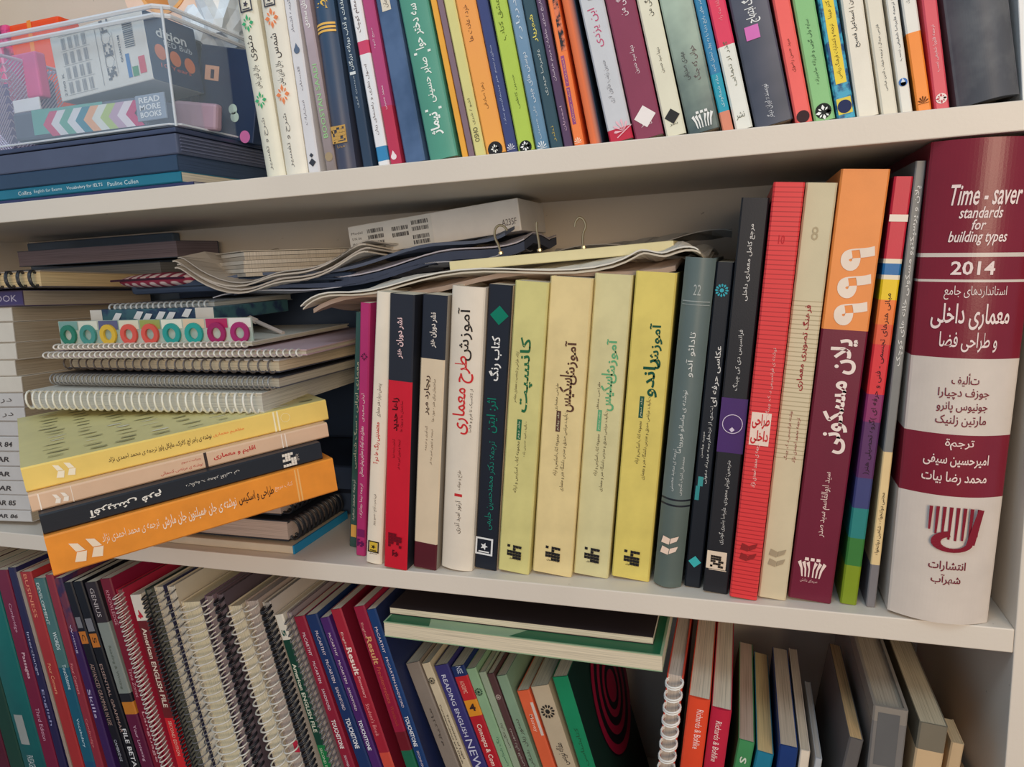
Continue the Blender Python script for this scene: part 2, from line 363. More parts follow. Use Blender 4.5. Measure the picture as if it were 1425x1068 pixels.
mid('red paperback with black upper spine and black side cover', (534, 788), (566, 793), (542, 408), .19, [(.70, cm((206, 24, 46))), (1, cm((36, 38, 48)))], group=G, side=cm((38, 40, 48)), texts=[
    ('نشر دوران هنر', .78, .92, .32, .62, (232, 196, 196), dict(bold=.03)), ('زاها حدید', .52, .64, .22, .52, (60, 14, 20), dict(bold=.03)), ('ساختمان ها و پروژه ها', .52, .63, .56, .70, (70, 14, 20)),
    ('گردآوری و ترجمه شیوا', .42, .49, .25, .38, (80, 14, 20)), ('ترجمه و تدوین امیر مه فر', .38, .49, .48, .62, (80, 14, 20)), ('E', 'stamp', .48, .11, .0135, (110, 10, 28)), ('E', 'stamp', .5, .06, .006, (92, 10, 26))])
mid('beige paperback with black upper spine and dark maroon foot', (575, 788), (607, 791), (588, 409), .19, [(.10, cm((86, 24, 34))), (.78, cm((222, 202, 172))), (1, cm((34, 38, 50)))], group=G, side=cm((150, 142, 130)), texts=[
    ('نشر دوران هنر', .82, .94, .35, .65, (225, 215, 205), dict(bold=.03)), ('ریچارد میر', .58, .72, .2, .48, (70, 50, 44), dict(bold=.02)), ('ساختمان برای هنر - موزه ها', .56, .71, .56, .7, (90, 72, 60)),
    ('گردآوری و ترجمه', .45, .54, .3, .42, (90, 72, 60)), ('ترجمه و تدوین امیر مه فر', .40, .53, .55, .66, (90, 72, 60))])
mid('thick off-white hardcover with black and red calligraphic title', (614, 787), (657, 790), (629, 397), .2, cm((228, 216, 198)), group=G, bulge=.003, hard=1, texts=[
    ('آموزش', .755, .93, .25, .72, (40, 36, 34), dict(bold=.01)), ('طرح معماری', .50, .77, .2, .8, (206, 44, 48), dict(bold=.012)), ('از کلاسیک تا فرم و فضا', .51, .66, .72, .84, (60, 50, 48)),
    ('طراح و مولف', .30, .37, .45, .6, (90, 78, 70)), ('|', .275, .285, .38, .62, (196, 44, 48), dict(rot=0)), ('آرتور امید آذری', .14, .26, .42, .62, (60, 50, 48))])
mid('black paperback with green diamond and white and green title', (660, 789), (691, 793), (680, 395), .2, cm((26, 30, 42)), group=G, side=cm((226, 206, 190)), texts=[
    ('E', 'diamond', .52, .90, .016, (10, 120, 96)), ('کتاب رنگ', .68, .83, .2, .72, (238, 236, 232), dict(bold=.02)), ('اثر: ایتن', .50, .62, .2, .7, (16, 120, 100), dict(bold=.01)),
    ('ترجمه: دکتر محمدحسین حلیمی', .15, .47, .35, .72, (30, 128, 110)), ('E', 'frame', .4, .085, .017, (226, 226, 226))])
yl = [('pale green-yellow paperback with a long green zigzag title, first of four matching spines', (693, 792), (736, 796), (717, 390), (214, 205, 134), (36, 104, 66)),
      ('cream-yellow paperback with brown title, second of four matching spines', (741, 794), (795, 803), (766, 384), (230, 208, 150), (92, 62, 48)),
      ('pale yellow-grey paperback with light green title, third of four matching spines', (798, 797), (846, 807), (828, 380), (216, 206, 154), (100, 170, 120)),
      ('bright yellow paperback with scuffed corner and dark green title, fourth of four matching spines', (851, 801), (903, 813), (885, 377), (224, 204, 108), (24, 82, 62))]
for i, (lb, a, b, c, bc, tc_) in enumerate(yl):
    tx = [('E', 'stamp', .5, .075, .013, (34, 32, 34)), ('چهارسوق', .045, .055, .35, .65, (50, 46, 40), dict(rot=0))]
    dk_ = (66, 58, 46)
    if i == 0:
        tx += [('کانسپت', .57, .82, .28, .72, tc_, dict(bold=.02)), ('ارائه، طراحی و شخصیت معماری معاصر', .60, .77, .16, .27, dk_), ('P', .475, .545, .33, .47, cm(tc_)), ('جلد دوم', .48, .54, .35, .45, (226, 226, 190)),
               ('تألیف امید حسینی زاده', .42, .54, .54, .65, dk_), ('مجموعه کتاب اسکیس و ارائه', .29, .47, .33, .47, dk_)]
    else:
        e = .045 if i == 3 else 0
        tx += [('آموزش', .66+e, .80+e, .46, .80, tc_, dict(bold=.025)), (('اسکیس', 'اسکیس', 'راندو')[i-1], .57+e, .69+e, .38, .78, tc_, dict(bold=.025)),
               ('P', .50+e, .57+e, .36, .47, cm(tc_)), (('جلد چهارم', 'جلد پنجم', 'جلد سوم')[i-1], .505+e, .565+e, .38, .45, (232, 226, 190)),
               ('تألیف: مرتضی صدیق و مدرس دانشگاه هنر و معماری', .30+e, .57+e, .52, .66, dk_), ('مجموعه کتاب اسکیس و ارائه', .35+e, .49+e, .36, .48, dk_)]
        if i < 3: tx += [(('طراحی معماری', 'طراحی منظر')[i-1], .57, .66, .30, .38, dk_)]
    mid(lb, a, b, c, .21, cm(bc, dirt=.1), group='four matching yellow spines on the middle shelf', side=cm(tuple(min(255, x+8) for x in bc)), texts=tx)
mid('rounded grey-green hardcover with white script and two dark bands', (909, 810), (951, 818), (954, 357), .2, [(.262, cm((92, 104, 98))), (.268, cm(BK)), (.280, cm((92, 104, 98))), (.286, cm(BK)), (1, cm((98, 112, 110)))], group=G, bulge=.005, hard=1, texts=[
    ('22', .895, .925, .38, .62, (170, 176, 172), dict(rot=0)), ('P', .876, .879, .05, .95, cm((150, 158, 155))), ('P', .867, .869, .05, .95, cm((150, 158, 155))), ('تادائو آندو', .66, .79, .38, .66, (226, 226, 220)),
    ('نوشته‌ی ماسائو فورویاما'.replace('\u200c', ' '), .43, .62, .36, .56, (216, 218, 212)), ('ترجمه ی سعید محسنی', .31, .44, .25, .4, (206, 208, 204)), ('محمدعلی اشرف گنجویی', .30, .42, .55, .7, (206, 208, 204)),
    ('E', 'leaf', .45, .14, .022, (238, 210, 190))])
mid('slim black paperback with teal rosette and teal streaks', (952, 815), (977, 821), (997, 364), .2, cm((22, 27, 36)), group=G, texts=[
    ('E', 'rosette', .45, .92, .017, (60, 170, 186)), ('عکاسی حرفه ای', .58, .76, .45, .85, (230, 228, 224), dict(bold=.01)), ('نت‍ـی از نردها', .48, .58, .45, .7, (214, 214, 212)), ('مویرد ویلسن', .42, .50, .18, .34, (220, 220, 216)),
    ('ترجمه مهرداد دعوتی', .34, .48, .5, .72, (214, 216, 214)), ('P', .33, .36, .2, .5, cm((60, 150, 150))), ('P', .285, .33, .1, .35, cm((50, 140, 142))), ('E', 'diamond', .5, .085, .017, (60, 176, 178)), ('231', .078, .092, .3, .7, (14, 40, 50), dict(rot=0))])
mid('tall black paperback with purple panel and thin circle drawing', (978, 822), (1013, 827), (1031, 275), .21, cm((33, 33, 38)), group=G, side=cm((58, 56, 62)), texts=[
    ('مرجع کامل معماری داخلی', .76, .94, .38, .62, (232, 228, 222)), ('فرانسیس دی کی چینگ', .54, .69, .36, .6, (214, 212, 208)), ('P', .38, .52, 0, 1, cm((72, 40, 104))), ('E', 'ring', .5, .455, .027, (220, 206, 224)),
    ('E', 'diamond', .5, .44, .004, (220, 206, 224)), ('مترجمین: کورش محمودی، علیرضا بشیری گودرزی', .135, .36, .4, .62, (206, 204, 200)), ('E', 'rect', .42, .09, .017, (228, 208, 184)), ('E', 'stamp', .45, .087, .010, (40, 34, 30)), ('P', .062, .064, .15, .85, cm((228, 208, 184)))])
mid('coral red paperback with fine horizontal ribs and white title block', (1015, 830), (1054, 832), (1077, 253), .21, mat((226, 62, 64), .4, 'lines', (172, 36, 42), 95), group=G, texts=[
    ('10', .865, .885, .35, .55, (196, 44, 50), dict(rot=0)), ('نوشته‌ی فرانسیس د. ک. چینگ'.replace('\u200c', ' '), .47, .63, .55, .72, (236, 190, 180)), ('P', .395, .475, .10, .78, cm((240, 214, 198))), ('طراحی', .435, .472, .14, .74, (206, 50, 54), dict(rot=0, bold=.03)),
    ('داخلی', .398, .432, .14, .74, (206, 50, 54), dict(rot=0, bold=.03)), ('ترجمه‌ی محمد احمدی نژاد'.replace('\u200c', ' '), .29, .40, .32, .5, (240, 206, 196)), ('E', 'leaf', .5, .125, .024, (150, 40, 42))])
mid('beige ribbed paperback with dark red title beside the coral red one', (1055, 830), (1094, 835), (1122, 254), .21, [(.36, cm((214, 198, 164))), (.74, mat((214, 198, 164), .5, 'lines', (172, 156, 122), 95)), (1, cm((206, 194, 160)))], group=G, texts=[
    ('8', .875, .905, .36, .58, (180, 164, 132), dict(rot=0)), ('فرهنگ تصویری معماری', .53, .73, .42, .68, (158, 34, 44), dict(bold=.015)), ('نوشته: فرانسیس د. ک. چینگ', .36, .48, .32, .47, (150, 50, 50)), ('ترجمه محمد احمدی نژاد', .355, .465, .6, .75, (150, 50, 50)),
    ('E', 'leaf', .5, .11, .022, (170, 152, 124))])
mid('tall book with orange top and maroon body and big white numerals', (1097, 831), (1157, 839), (1171, 235), .215, [(.655, cm((112, 24, 50))), (1, cm((238, 146, 74)))], group=G, side=cm((58, 24, 50)), texts=[
    ('۹', .785, .84, .22, .92, (240, 222, 204), dict(bold=.06)), ('۹', .725, .78, .22, .92, (240, 222, 204), dict(bold=.06)), ('۹', .665, .72, .22, .92, (240, 222, 204), dict(bold=.06)),
    ('پلان مسکونی', .37, .635, .25, .88, (242, 224, 214), dict(bold=.03)), ('سید ابوالقاسم سید صدر', .165, .325, .45, .68, (236, 206, 196)), ('E', 'arch', .45, .085, .016, (240, 214, 204)), ('سیمای دانش', .045, .055, .22, .62, (226, 180, 176), dict(rot=0))])
mid('slim paperback striped red, blue, yellow, purple and green', (1169, 839), (1198, 844), (1245, 245), .205, [(.10, cm((128, 148, 30))), (.17, cm((58, 122, 56))), (.245, cm((40, 128, 124))), (.32, cm((62, 66, 116))), (.455, cm((92, 48, 96))), (.52, cm((140, 48, 100))), (.635, cm((222, 50, 58))), (.68, cm((230, 92, 58))), (.735, cm((240, 124, 56))), (.78, cm((238, 200, 30))), (.79, cm((236, 222, 196))), (.815, cm((34, 110, 170))), (.825, cm((236, 222, 196))), (1, cm((206, 46, 66)))],
    group=G, side=cm((52, 30, 60)), texts=[('مبانی هنرهای تجسمی - فنی و حرفه ای (گروه تحصیلی هنر)', .33, .75, .3, .72, (48, 34, 40)), ('P', .905, .92, .0, 1, cm((236, 222, 206)))])
mid('very slim grey and tan paperback pressed against the thick maroon book', (1205, 844), (1221, 847), (1272, 224), .2, [(.105, cm((124, 120, 122))), (.375, cm((232, 204, 150))), (1, cm((128, 128, 126)))], group=G, side=cm((150, 150, 146)), texts=[
    ('پلان و پرسپکتیو مسکونی خانه های کوچک', .57, .95, .2, .8, (230, 228, 222), dict(bold=.01)), ('مجتبی دولتخواه - شاهین دولتخواه', .13, .28, .25, .75, (66, 52, 40))])
MR = cm((126, 26, 44), .3); LG = cm((214, 202, 190), .35)
mid('very thick maroon and light grey building handbook with rounded spine, at the right end', (1235, 850), (1375, 866), (1291, 199), .225,
    [(.285, LG), (.417, MR), (.575, LG), (.727, MR), (.732, LG), (.776, MR), (.784, LG), (1, MR)], group=G, bulge=.010, hard=1, side=cm((206, 196, 186)), texts=[
    ('Time - saver', .875, .915, 0.194, 0.821, (240, 220, 214), dict(rot=0, bold=.012, italic=.25)), ('standards', .850, .872, 0.279, 0.658, (240, 220, 214), dict(rot=0, bold=.012, italic=.25)), ('for', .828, .848, 0.395, 0.519, (240, 220, 214), dict(rot=0, bold=.012, italic=.25)),
    ('building types', .798, .826, 0.209, 0.720, (240, 220, 214), dict(rot=0, bold=.012, italic=.25)), ('2014', .741, .768, 0.256, 0.643, (240, 220, 214), dict(rot=0, bold=.02)),
    ('استانداردهای جامع', .692, .72, 0.220, 0.778, (240, 220, 214), dict(rot=0)), ('معماری داخلی', .633, .685, 0.130, 0.832, (240, 220, 214), dict(rot=0, bold=.015)), ('و طراحی فضا', .588, .628, 0.220, 0.742, (240, 220, 214), dict(rot=0, bold=.01)),
    ('تألیف', .518, .545, 0.364, 0.616, (122, 40, 52), dict(rot=0, bold=.01)), ('جوزف دچیارا', .490, .514, 0.256, 0.724, (122, 40, 52), dict(rot=0, bold=.01)), ('جونیوس پانرو', .462, .486, 0.256, 0.724, (122, 40, 52), dict(rot=0, bold=.01)), ('مارتین زلنیک', .434, .458, 0.256, 0.724, (122, 40, 52), dict(rot=0, bold=.01)),
    ('ترجمة', .384, .408, 0.364, 0.634, (238, 214, 206), dict(rot=0, bold=.01)), ('امیرحسین سیفی', .348, .376, 0.184, 0.796, (238, 214, 206), dict(rot=0, bold=.015)), ('محمد رضا بیات', .310, .338, 0.184, 0.796, (238, 214, 206), dict(rot=0, bold=.015)),
    ('E', 'hatch', .52, .21, .034, (130, 26, 44)), ('انتشارات', .118, .142, 0.328, 0.688, (120, 36, 48), dict(rot=0, bold=.015)), ('شهرآب', .088, .112, 0.364, 0.652, (120, 36, 48), dict(rot=0, bold=.015))])

flush()
# ---------------------------------------------------------------- rows measured from the picture: texts carry picture heights
def prow(label, e, Z0, Y, d, bands, h=None, back=None, coil=None, texts=(), **k):
    A = at(e[0], e[1], Y=Y); B = at(e[2], e[3], Y=Y); u = (B-A).normalized()
    if u.z < 0: u = -u
    ex = V((u.z, 0, -u.x)); t = (at(e[4], e[5], Y=Y)-A).dot(ex)
    P = A-u*((A.z-Z0)/u.z)
    if u.x > 0: P += u*(t*u.x/u.z)
    if h is None: h = max((A-P).dot(u), (B-P).dot(u))
    if back: d = max(.05, at(back[0], back[1], Z=(P+u*h).z).y-Y)
    P0 = P.copy()
    def s(y):
        f = (y-e[1])/(e[3]-e[1]); q = at(e[0]+(e[2]-e[0])*f, y, Y=Y); return (q-P0).dot(u)/h
    def cv(tx):
        tx = list(tx)
        if tx[0] == 'E': tx[3] = s(tx[3])
        elif tx[0] == 'P': tx[1] = s(tx[1]) if tx[1] else 0; tx[2] = s(tx[2]) if tx[2] > 0 else 1
        else: tx[1] = s(tx[1]); tx[2] = s(tx[2])
        return tuple(tx)
    if isinstance(bands, list) and not coil: bands = [((s(b[0]) if b[0] > 1 else b[0]), b[1]) for b in bands]
    tx = [cv(x) for x in texts]
    if coil: fn = lambda P, ex, t, h: spiral(label, P, ex, Y1, t, h, d, bands, coil, tx, **k)
    else: fn = lambda P, ex, t, h: book(label, P, ex, Y1, t, h, d, bands, texts=tx, **k)
    ROW.append(dict(P=P, T=P+u*h, t=t, Z0=Z0, fn=fn))
def spiral(label, P, ex, ey, t, h, d, cov, coil, texts=(), group=None, page=PAGE, twin=False, name='spiral_notebook', pad=0, z1=None):
    """coil = (material, wire radius, pitch); binding runs along local z at y=0"""
    r = thing(name, label, 'notebook', P, ex, ey, group)
    q = .006
    bm = bmesh.new(); box(bm, (.0022, q-.003, .0015), (t-.0022, d, h-.0015)); link('page_block', bm, mat(page, .85, 'pages', spec=.1), r)
    covs = cov if isinstance(cov, list) else [cov, cov]
    for x, mm in ((.0012, covs[0]), (t-.0022, covs[1])):
        bm = bmesh.new(); box(bm, (x, q-.004, 0), (x+.001, d+.001, h)); link('cover', bm, mm, r)
    bm = bmesh.new(); n = max(3, int((h-.012)/coil[2])); N_ = 14
    for i in range(n):
        z = .006+i*(h-.012)/(n-1)
        for dz in ((-.0009, .0009) if twin else (0,)):
            pts = []
            for k in range(N_):
                a = 2*math.pi*k/N_; pts.append((t/2+(t/2-coil[1])*math.cos(a), q*.45+(q*.75+.002)*math.sin(a)-.0035, z+dz+.0018*math.sin(a+.6)))
            tube(bm, pts, coil[1], 5, closed=True)
    link('wire_binding', bm, coil[0], r, smooth=True)
    for tx in texts:
        if tx[0] == 'E': emblem(r, tx[1], tx[2], tx[3], tx[4], tx[5], t, h, 0, *tx[6:])
        elif tx[0] == 'P': patch(r, tx[1], tx[2], tx[3], tx[4], tx[5], t, h, 0, y=.0025)
        else: text(r, *tx[:6], t, h, **(tx[6] if len(tx) > 6 else {}))
    return r
# ---------------------------------------------------------------- top shelf
GU = 'books standing on the top shelf'
def up(xb, xt, xr, label, bands, texts=(), h=.235, Y=.012, d=.16, **k):
    yb = 283.7-.1024*xb; yr = 283.7-.1024*xr
    return prow(label, (xb, yb, xt, 0, xr, yr), ZT, Y, d, bands, h=h, texts=texts, group=GU, **k)
CW = (236, 230, 214); DK = (56, 56, 60); OFW = (240, 238, 230)
up(371, 329, 397, 'thick cream book with green floral motifs, beside the clear plastic box', cm((232, 228, 208)), [('E', 'frame', .55, 12, .012, (70, 70, 80)), ('E', 'flake', .5, 38, .017, (70, 176, 120), None, .8), ('مثنوی', 90, 55, .3, .7, DK), ('جلال الدین بلخی', 128, 96, .35, .7, (90, 90, 90)), ('E', 'flake', .5, 144, .016, (70, 176, 120), None, .8), ('شرح و تفسیر', 240, 168, .35, .6, (110, 110, 110))], bulge=.003, h=.25)
up(398, 362, 428, 'cream book with orange floral motifs', cm((238, 232, 216)), [('E', 'frame', .5, 5, .011, (70, 70, 80)), ('E', 'flake', .5, 31, .018, (240, 140, 90), None, .8), ('شمس', 86, 52, .3, .7, DK), ('جلال الدین بلخی', 124, 90, .35, .7, (90, 90, 90)), ('E', 'flake', .5, 136, .018, (240, 140, 90), None, .8), ('شرح و تفسیر', 236, 162, .35, .6, (110, 110, 110))], bulge=.003, h=.25)
up(429, 394, 453, 'pale grey book with a small blue drop motif', mat((226, 224, 226), .4), [('گزیده اشعار', 48, 0, .3, .6, (130, 130, 140)), ('E', 'drop', .55, 70, .014, (100, 116, 140)), ('گلستان', 128, 94, .35, .6, (120, 120, 130)), ('انتشارات', 176, 142, .35, .6, (120, 120, 130)), ('E', 'diamond', .5, 228, .007, (60, 64, 74)), ('E', 'diamond', .5, 218, .004, (60, 64, 74))])
up(454, 412, 468, 'book shading from brown-grey to mauve with pale green Latin capitals', mat((140, 128, 122), .4, 'grad', (196, 178, 188), .22), [('بوستان سعدی', 42, -10, .2, .75, (246, 246, 240), dict(bold=.02)), ('BOOSTAN SAADI', 194, 92, .3, .75, (160, 210, 150), dict(bold=.01)), ('E', 'disc', .5, 220, .009, (170, 150, 120))])
up(469, 436, 503, 'dark slate-blue book with gold bands and gold crest', mat((74, 74, 92), .4, 'grad', (52, 82, 112), .2), [('حافظ', 18, -14, .2, .8, (240, 196, 90), dict(bold=.02)), ('P', 40, 37, .02, .98, cm((244, 190, 90))), ('P', 45, 42, .02, .98, cm((244, 190, 90))), ('P', 50, 47, .02, .98, cm((244, 190, 90))), ('E', 'frame', .5, 191, .02, (200, 160, 90)), ('E', 'stamp', .5, 191, .013, (200, 160, 90)), ('میترا', 210, 205, .3, .7, (200, 160, 90), dict(rot=0))], bulge=.004, h=.245)
up(505, 468, 525, 'navy book with white script title', mat((52, 70, 92), .4), [('عادات و آداب روزانه بزرگان', 100, 0, .25, .75, (222, 232, 232), dict(bold=.012)), ('|', 106, 102, .2, .8, (226, 232, 232), dict(rot=0, bold=.02)), ('میسن کری', 152, 108, .4, .65, (190, 200, 206))])
up(526, 484, 542, 'white book with red and blue chevrons', [(226, cm((240, 240, 240))), (206, cm((60, 140, 190))), (78, cm((238, 238, 240))), (60, cm((214, 74, 110))), (1, cm((242, 240, 240)))], [('معلم کوچک', 48, 4, .25, .7, (90, 70, 74)), ('اصول نظری و راهنمای زبان', 190, 92, .3, .6, (110, 100, 100))])
up(543, 501, 563, 'raspberry red book with small white leaf', [(150, cm((196, 58, 88))), (1, cm((186, 74, 124)))], [('صبح انبوه', 70, 42, .35, .6, (240, 214, 226)), ('محمد حسینی', 155, 122, .4, .62, (240, 220, 226)), ('E', 'drop', .45, 218, .010, (246, 230, 232))])
up(564, 520, 596, 'mottled slate-blue book with cream label at its top', mat((84, 110, 148), .5, 'mix', (66, 92, 128), 18), [('P', 20, 0, .25, .7, cm((230, 220, 200))), ('رمان', 16, 2, .35, .6, (90, 90, 90))])
up(598, 552, 642, 'wide green book with bold white script', cm((88, 158, 136)), [('سه دختر حوا', 76, 14, .3, .7, (240, 246, 238), dict(bold=.02)), ('|', 82, 79, .2, .8, (240, 246, 238), dict(rot=0, bold=.02)), ('صابر حسینی', 150, 88, .35, .7, (240, 246, 238), dict(bold=.01)), ('|', 160, 157, .2, .8, (240, 246, 238), dict(rot=0, bold=.02)), ('نیماژ', 194, 163, .28, .72, (244, 248, 242), dict(bold=.03))], bulge=.002)
up(643, 596, 651, 'thin amber yellow book beside the wide green one', cm((244, 176, 66)))
up(652, 605, 660, 'thin mauve-brown book between amber and pale yellow ones', cm((136, 112, 124)))
up(661, 614, 676, 'pale yellow book with dark Latin letters near its foot', cm((224, 216, 142)), [('OSHO', 200, 180, .3, .75, (90, 90, 70), dict(bold=.01)), ('اشو / شری', 176, 140, .35, .65, (100, 100, 80))])
up(677, 631, 704, 'orange-yellow book with black star emblem at its foot', mat((250, 176, 82), .4, 'grad', (248, 164, 92), .25), [('خرده عادت ها', 62, 12, .3, .6, (120, 84, 60)), ('زهرا صادقی', 156, 120, .4, .6, (120, 84, 50)), ('E', 'disc', .5, 212, .012, (40, 40, 44)), ('E', 'flake', .5, 211, .007, (250, 250, 240))])
up(705, 662, 720, 'navy blue book with white script, left of the lime one', cm((64, 74, 124)), [('جستاری در سیستم', 104, 66, .35, .65, (190, 196, 220)), ('هنر مینیمالیسم ساده', 175, 108, .35, .65, (180, 190, 220)), ('E', 'petals', .5, 207, .007, (220, 220, 230))])
up(721, 681, 745, 'lime green book with black star emblem', cm((184, 210, 86)), [('عشق کتاب', 60, 2, .3, .65, (90, 110, 40)), ('حسین کاظمی', 155, 108, .45, .65, (90, 110, 50)), ('E', 'disc', .5, 208, .013, (30, 36, 34)), ('E', 'flake', .5, 207, .008, (250, 250, 250))])
up(746, 706, 765, 'steel blue book with pale vertical script', mat((96, 136, 164), .4, 'grad', (140, 168, 196), .3), [('درباره', 58, 2, .3, .7, (210, 222, 232)), ('دوستی های جینی', 146, 76, .3, .7, (224, 232, 238)), ('علی حسینی', 196, 150, .35, .6, (200, 214, 224)), ('E', 'petals', .5, 205, .009, (230, 236, 240))])
up(766, 726, 783, 'dark teal book with yellow script', cm((56, 84, 96)), [('شهریار', 62, 24, .3, .7, (232, 220, 110), dict(bold=.02)), ('غلامرضا حیدری', 136, 72, .4, .7, (214, 220, 214)), ('نشر', 200, 178, .35, .65, (190, 170, 90))])
up(785, 745, 797, 'narrow plum book with pale script', cm((92, 68, 98)), [('تاریخ سازی خاطرات مردم خراسان', 115, 2, .3, .7, (224, 206, 220)), ('احمدیان', 184, 150, .35, .7, (214, 180, 200))])
up(799, 762, 820, 'bright orange book with black block pattern and purple labels', cm((250, 134, 72)), [('P', 74, 0, .45, .98, mat((40, 38, 44), .5, 'mix', (236, 130, 90), 180)), ('P', 122, 80, .25, .6, cm((160, 80, 130))), ('P', 175, 124, .25, .6, cm((150, 74, 130))), ('احمدزاده', 118, 84, .32, .55, (248, 190, 130)), ('کتاب نیستان', 172, 126, .32, .55, (248, 190, 130)), ('E', 'petals', .45, 198, .013, (252, 230, 200))])
up(821, 778, 847, 'near-black book with a fading orange edge', mat((240, 124, 74), .4, 'gradx', (38, 56, 74), .012), bulge=.001)
up(848, 793, 882, 'light grey book with pink script and crimson foot panel', [(184, cm((198, 44, 70))), (1, cm((208, 210, 214)))], [('E', 'drop', .5, 0, .012, (60, 100, 140)), ('ابن یزدی', 74, 22, .25, .65, (206, 84, 124)), ('حسین زینب خاتون لاری', 150, 92, .35, .6, (150, 150, 156)), ('E', 'petals', .6, 184, .018, (240, 190, 200), None, 1, .5)])
up(884, 831, 925, 'wide maroon book with white leaf emblem', cm((142, 62, 88)), [('زندگی من', 34, 0, .35, .7, (240, 222, 226)), ('دیما سید حسین', 112, 74, .45, .65, (240, 226, 228)), ('E', 'diamond', .5, 169, .017, (244, 236, 232)), ('نشر', 182, 177, .3, .7, (236, 220, 220), dict(rot=0))])
up(927, 875, 956, 'cream book with dark leaf emblem, right of the wide maroon one', cm((232, 228, 204)), [('زندگی من', 32, 0, .35, .7, (80, 74, 60)), ('دیما سید حسین', 108, 74, .4, .62, (90, 80, 66)), ('E', 'diamond', .5, 167, .016, (50, 50, 50)), ('نشر', 180, 175, .3, .7, (80, 80, 70), dict(rot=0))])
up(958, 911, 1003, 'book with a misty pale green landscape darkening to its foot', mat((48, 66, 76), .45, 'grad', (190, 210, 190), .17), [('خوانی که جنگ', 122, 76, .55, .8, (110, 90, 90)), ('مهدی صدیقی', 118, 80, .25, .45, (90, 90, 90)), ('E', 'arch', .55, 173, .012, (240, 240, 236))], bulge=.001)
up(1005, 963, 1021, 'blue book with cyan lower half and salmon foot', [(158, cm((224, 140, 112))), (106, cm((38, 160, 184))), (1, cm((50, 132, 176)))], [('هنر های رایج دنیا را به پول تبدیل کنید', 104, 2, .3, .7, (206, 228, 236)), ('خانه شمالودی', 152, 108, .35, .7, (200, 232, 238))])
up(1023, 983, 1048, 'white book with a pink dotted upper half', [(68, cm((236, 236, 226))), (1, cm((232, 64, 98)))], [('لطفا سه راه', 34, 2, .4, .7, (246, 150, 160)), ('گذر از تنهایی', 124, 62, .35, .65, (120, 120, 100)), ('نشر', 170, 160, .2, .7, (90, 90, 70), dict(rot=0))])
up(1051, 1014, 1105, 'wide dark slate book with white script and pink square', mat((62, 70, 86), .45, 'mix', (94, 96, 110), 7), [('بزرگ ابتهاج', 42, 0, .3, .7, (240, 242, 240), dict(bold=.015)), ('E', 'rect', .42, 54, .009, (220, 120, 190)), ('نویسنده: ایران دیگر', 172, 126, .35, .55, (220, 222, 226))], bulge=.001)
up(1107, 1075, 1131, 'coral book beside the wide dark slate one', cm((248, 104, 98)), [('سید حسن رضوی', 104, 58, .35, .6, (150, 70, 60)), ('E', 'disc', .5, 166, .011, (60, 40, 44))])
up(1133, 1103, 1163, 'light green book with large black and white star emblem', cm((140, 198, 132)), [('سایه ولی گویی و فرزانه حاجیزاده', 122, 32, .35, .6, (80, 110, 76)), ('E', 'disc', .5, 159, .017, (30, 36, 34)), ('E', 'flake', .5, 161, .012, (248, 250, 246))])
up(1165, 1138, 1191, 'blue flower-patterned book with a yellow title panel', mat((34, 82, 128), .5, 'mix', (70, 170, 200), 160), [('P', 120, 0, .22, .82, cm((240, 212, 56))), ('P', 162, 140, .1, .9, cm((226, 206, 70))), ('ترجمه و انتشارات فرهنگ ریاضی', 114, 38, .35, .65, (90, 80, 40)), ('دکتر مینا', 30, 2, .35, .65, (90, 80, 40)), ('E', 'disc', .5, 152, .013, (40, 50, 90))])
up(1193, 1170, 1226, 'wide cream book with small black script, right of the flower-patterned one', cm((236, 230, 214)), [('بون | اسماعیل فصیح', 70, 0, .3, .6, (60, 56, 54), dict(bold=.005))])
up(1227, 1204, 1250, 'cream book with a long thin line of script', cm((230, 224, 206)), [('فارسی میدال | ترجمه شهاب الدین عباسی', 130, 38, .4, .6, (80, 76, 70))])
up(1254, 1233, 1274, 'white book with round blue emblem', cm((232, 230, 220)), [('ترجمه علیرضا شفیعی نسب', 88, 6, .4, .7, (70, 70, 76)), ('E', 'disc', .5, 117, .016, (70, 120, 190)), ('E', 'drop', .5, 117, .009, (220, 230, 240)), ('.', 3, 0, .4, .6, (60, 60, 60), dict(rot=0))], side=cm((40, 44, 54)))
up(1276, 1254, 1297, 'book with white top, orange lower part and black wing emblem', [(48, cm((250, 146, 56))), (1, cm((234, 232, 224)))], [('مونک', 8, 0, .3, .6, (110, 110, 110)), ('E', 'petals', .5, 143, .015, (110, 60, 24))])
up(1301, 1283, 1322, 'crimson book with round white emblem, last of the upright books before the grey binder', cm((222, 84, 100)), [('ترجمه فلورا شفیعی نسب', 103, 38, .35, .65, (246, 214, 216)), ('E', 'disc', .5, 140, .015, (246, 232, 226)), ('E', 'flake', .5, 140, .009, (200, 80, 90))])
up(1332, 1313, 1421, 'wide dark grey cloth binder with rounded spine at the right end of the top shelf', mat((104, 106, 110), .6, 'mix', (86, 88, 94), 30), bulge=.012, h=.29, hard=1, d=.2)
up(1423, 1417, 1432, 'narrow white folder at the very right of the top shelf', cm((238, 240, 240)), h=.26)
flush()
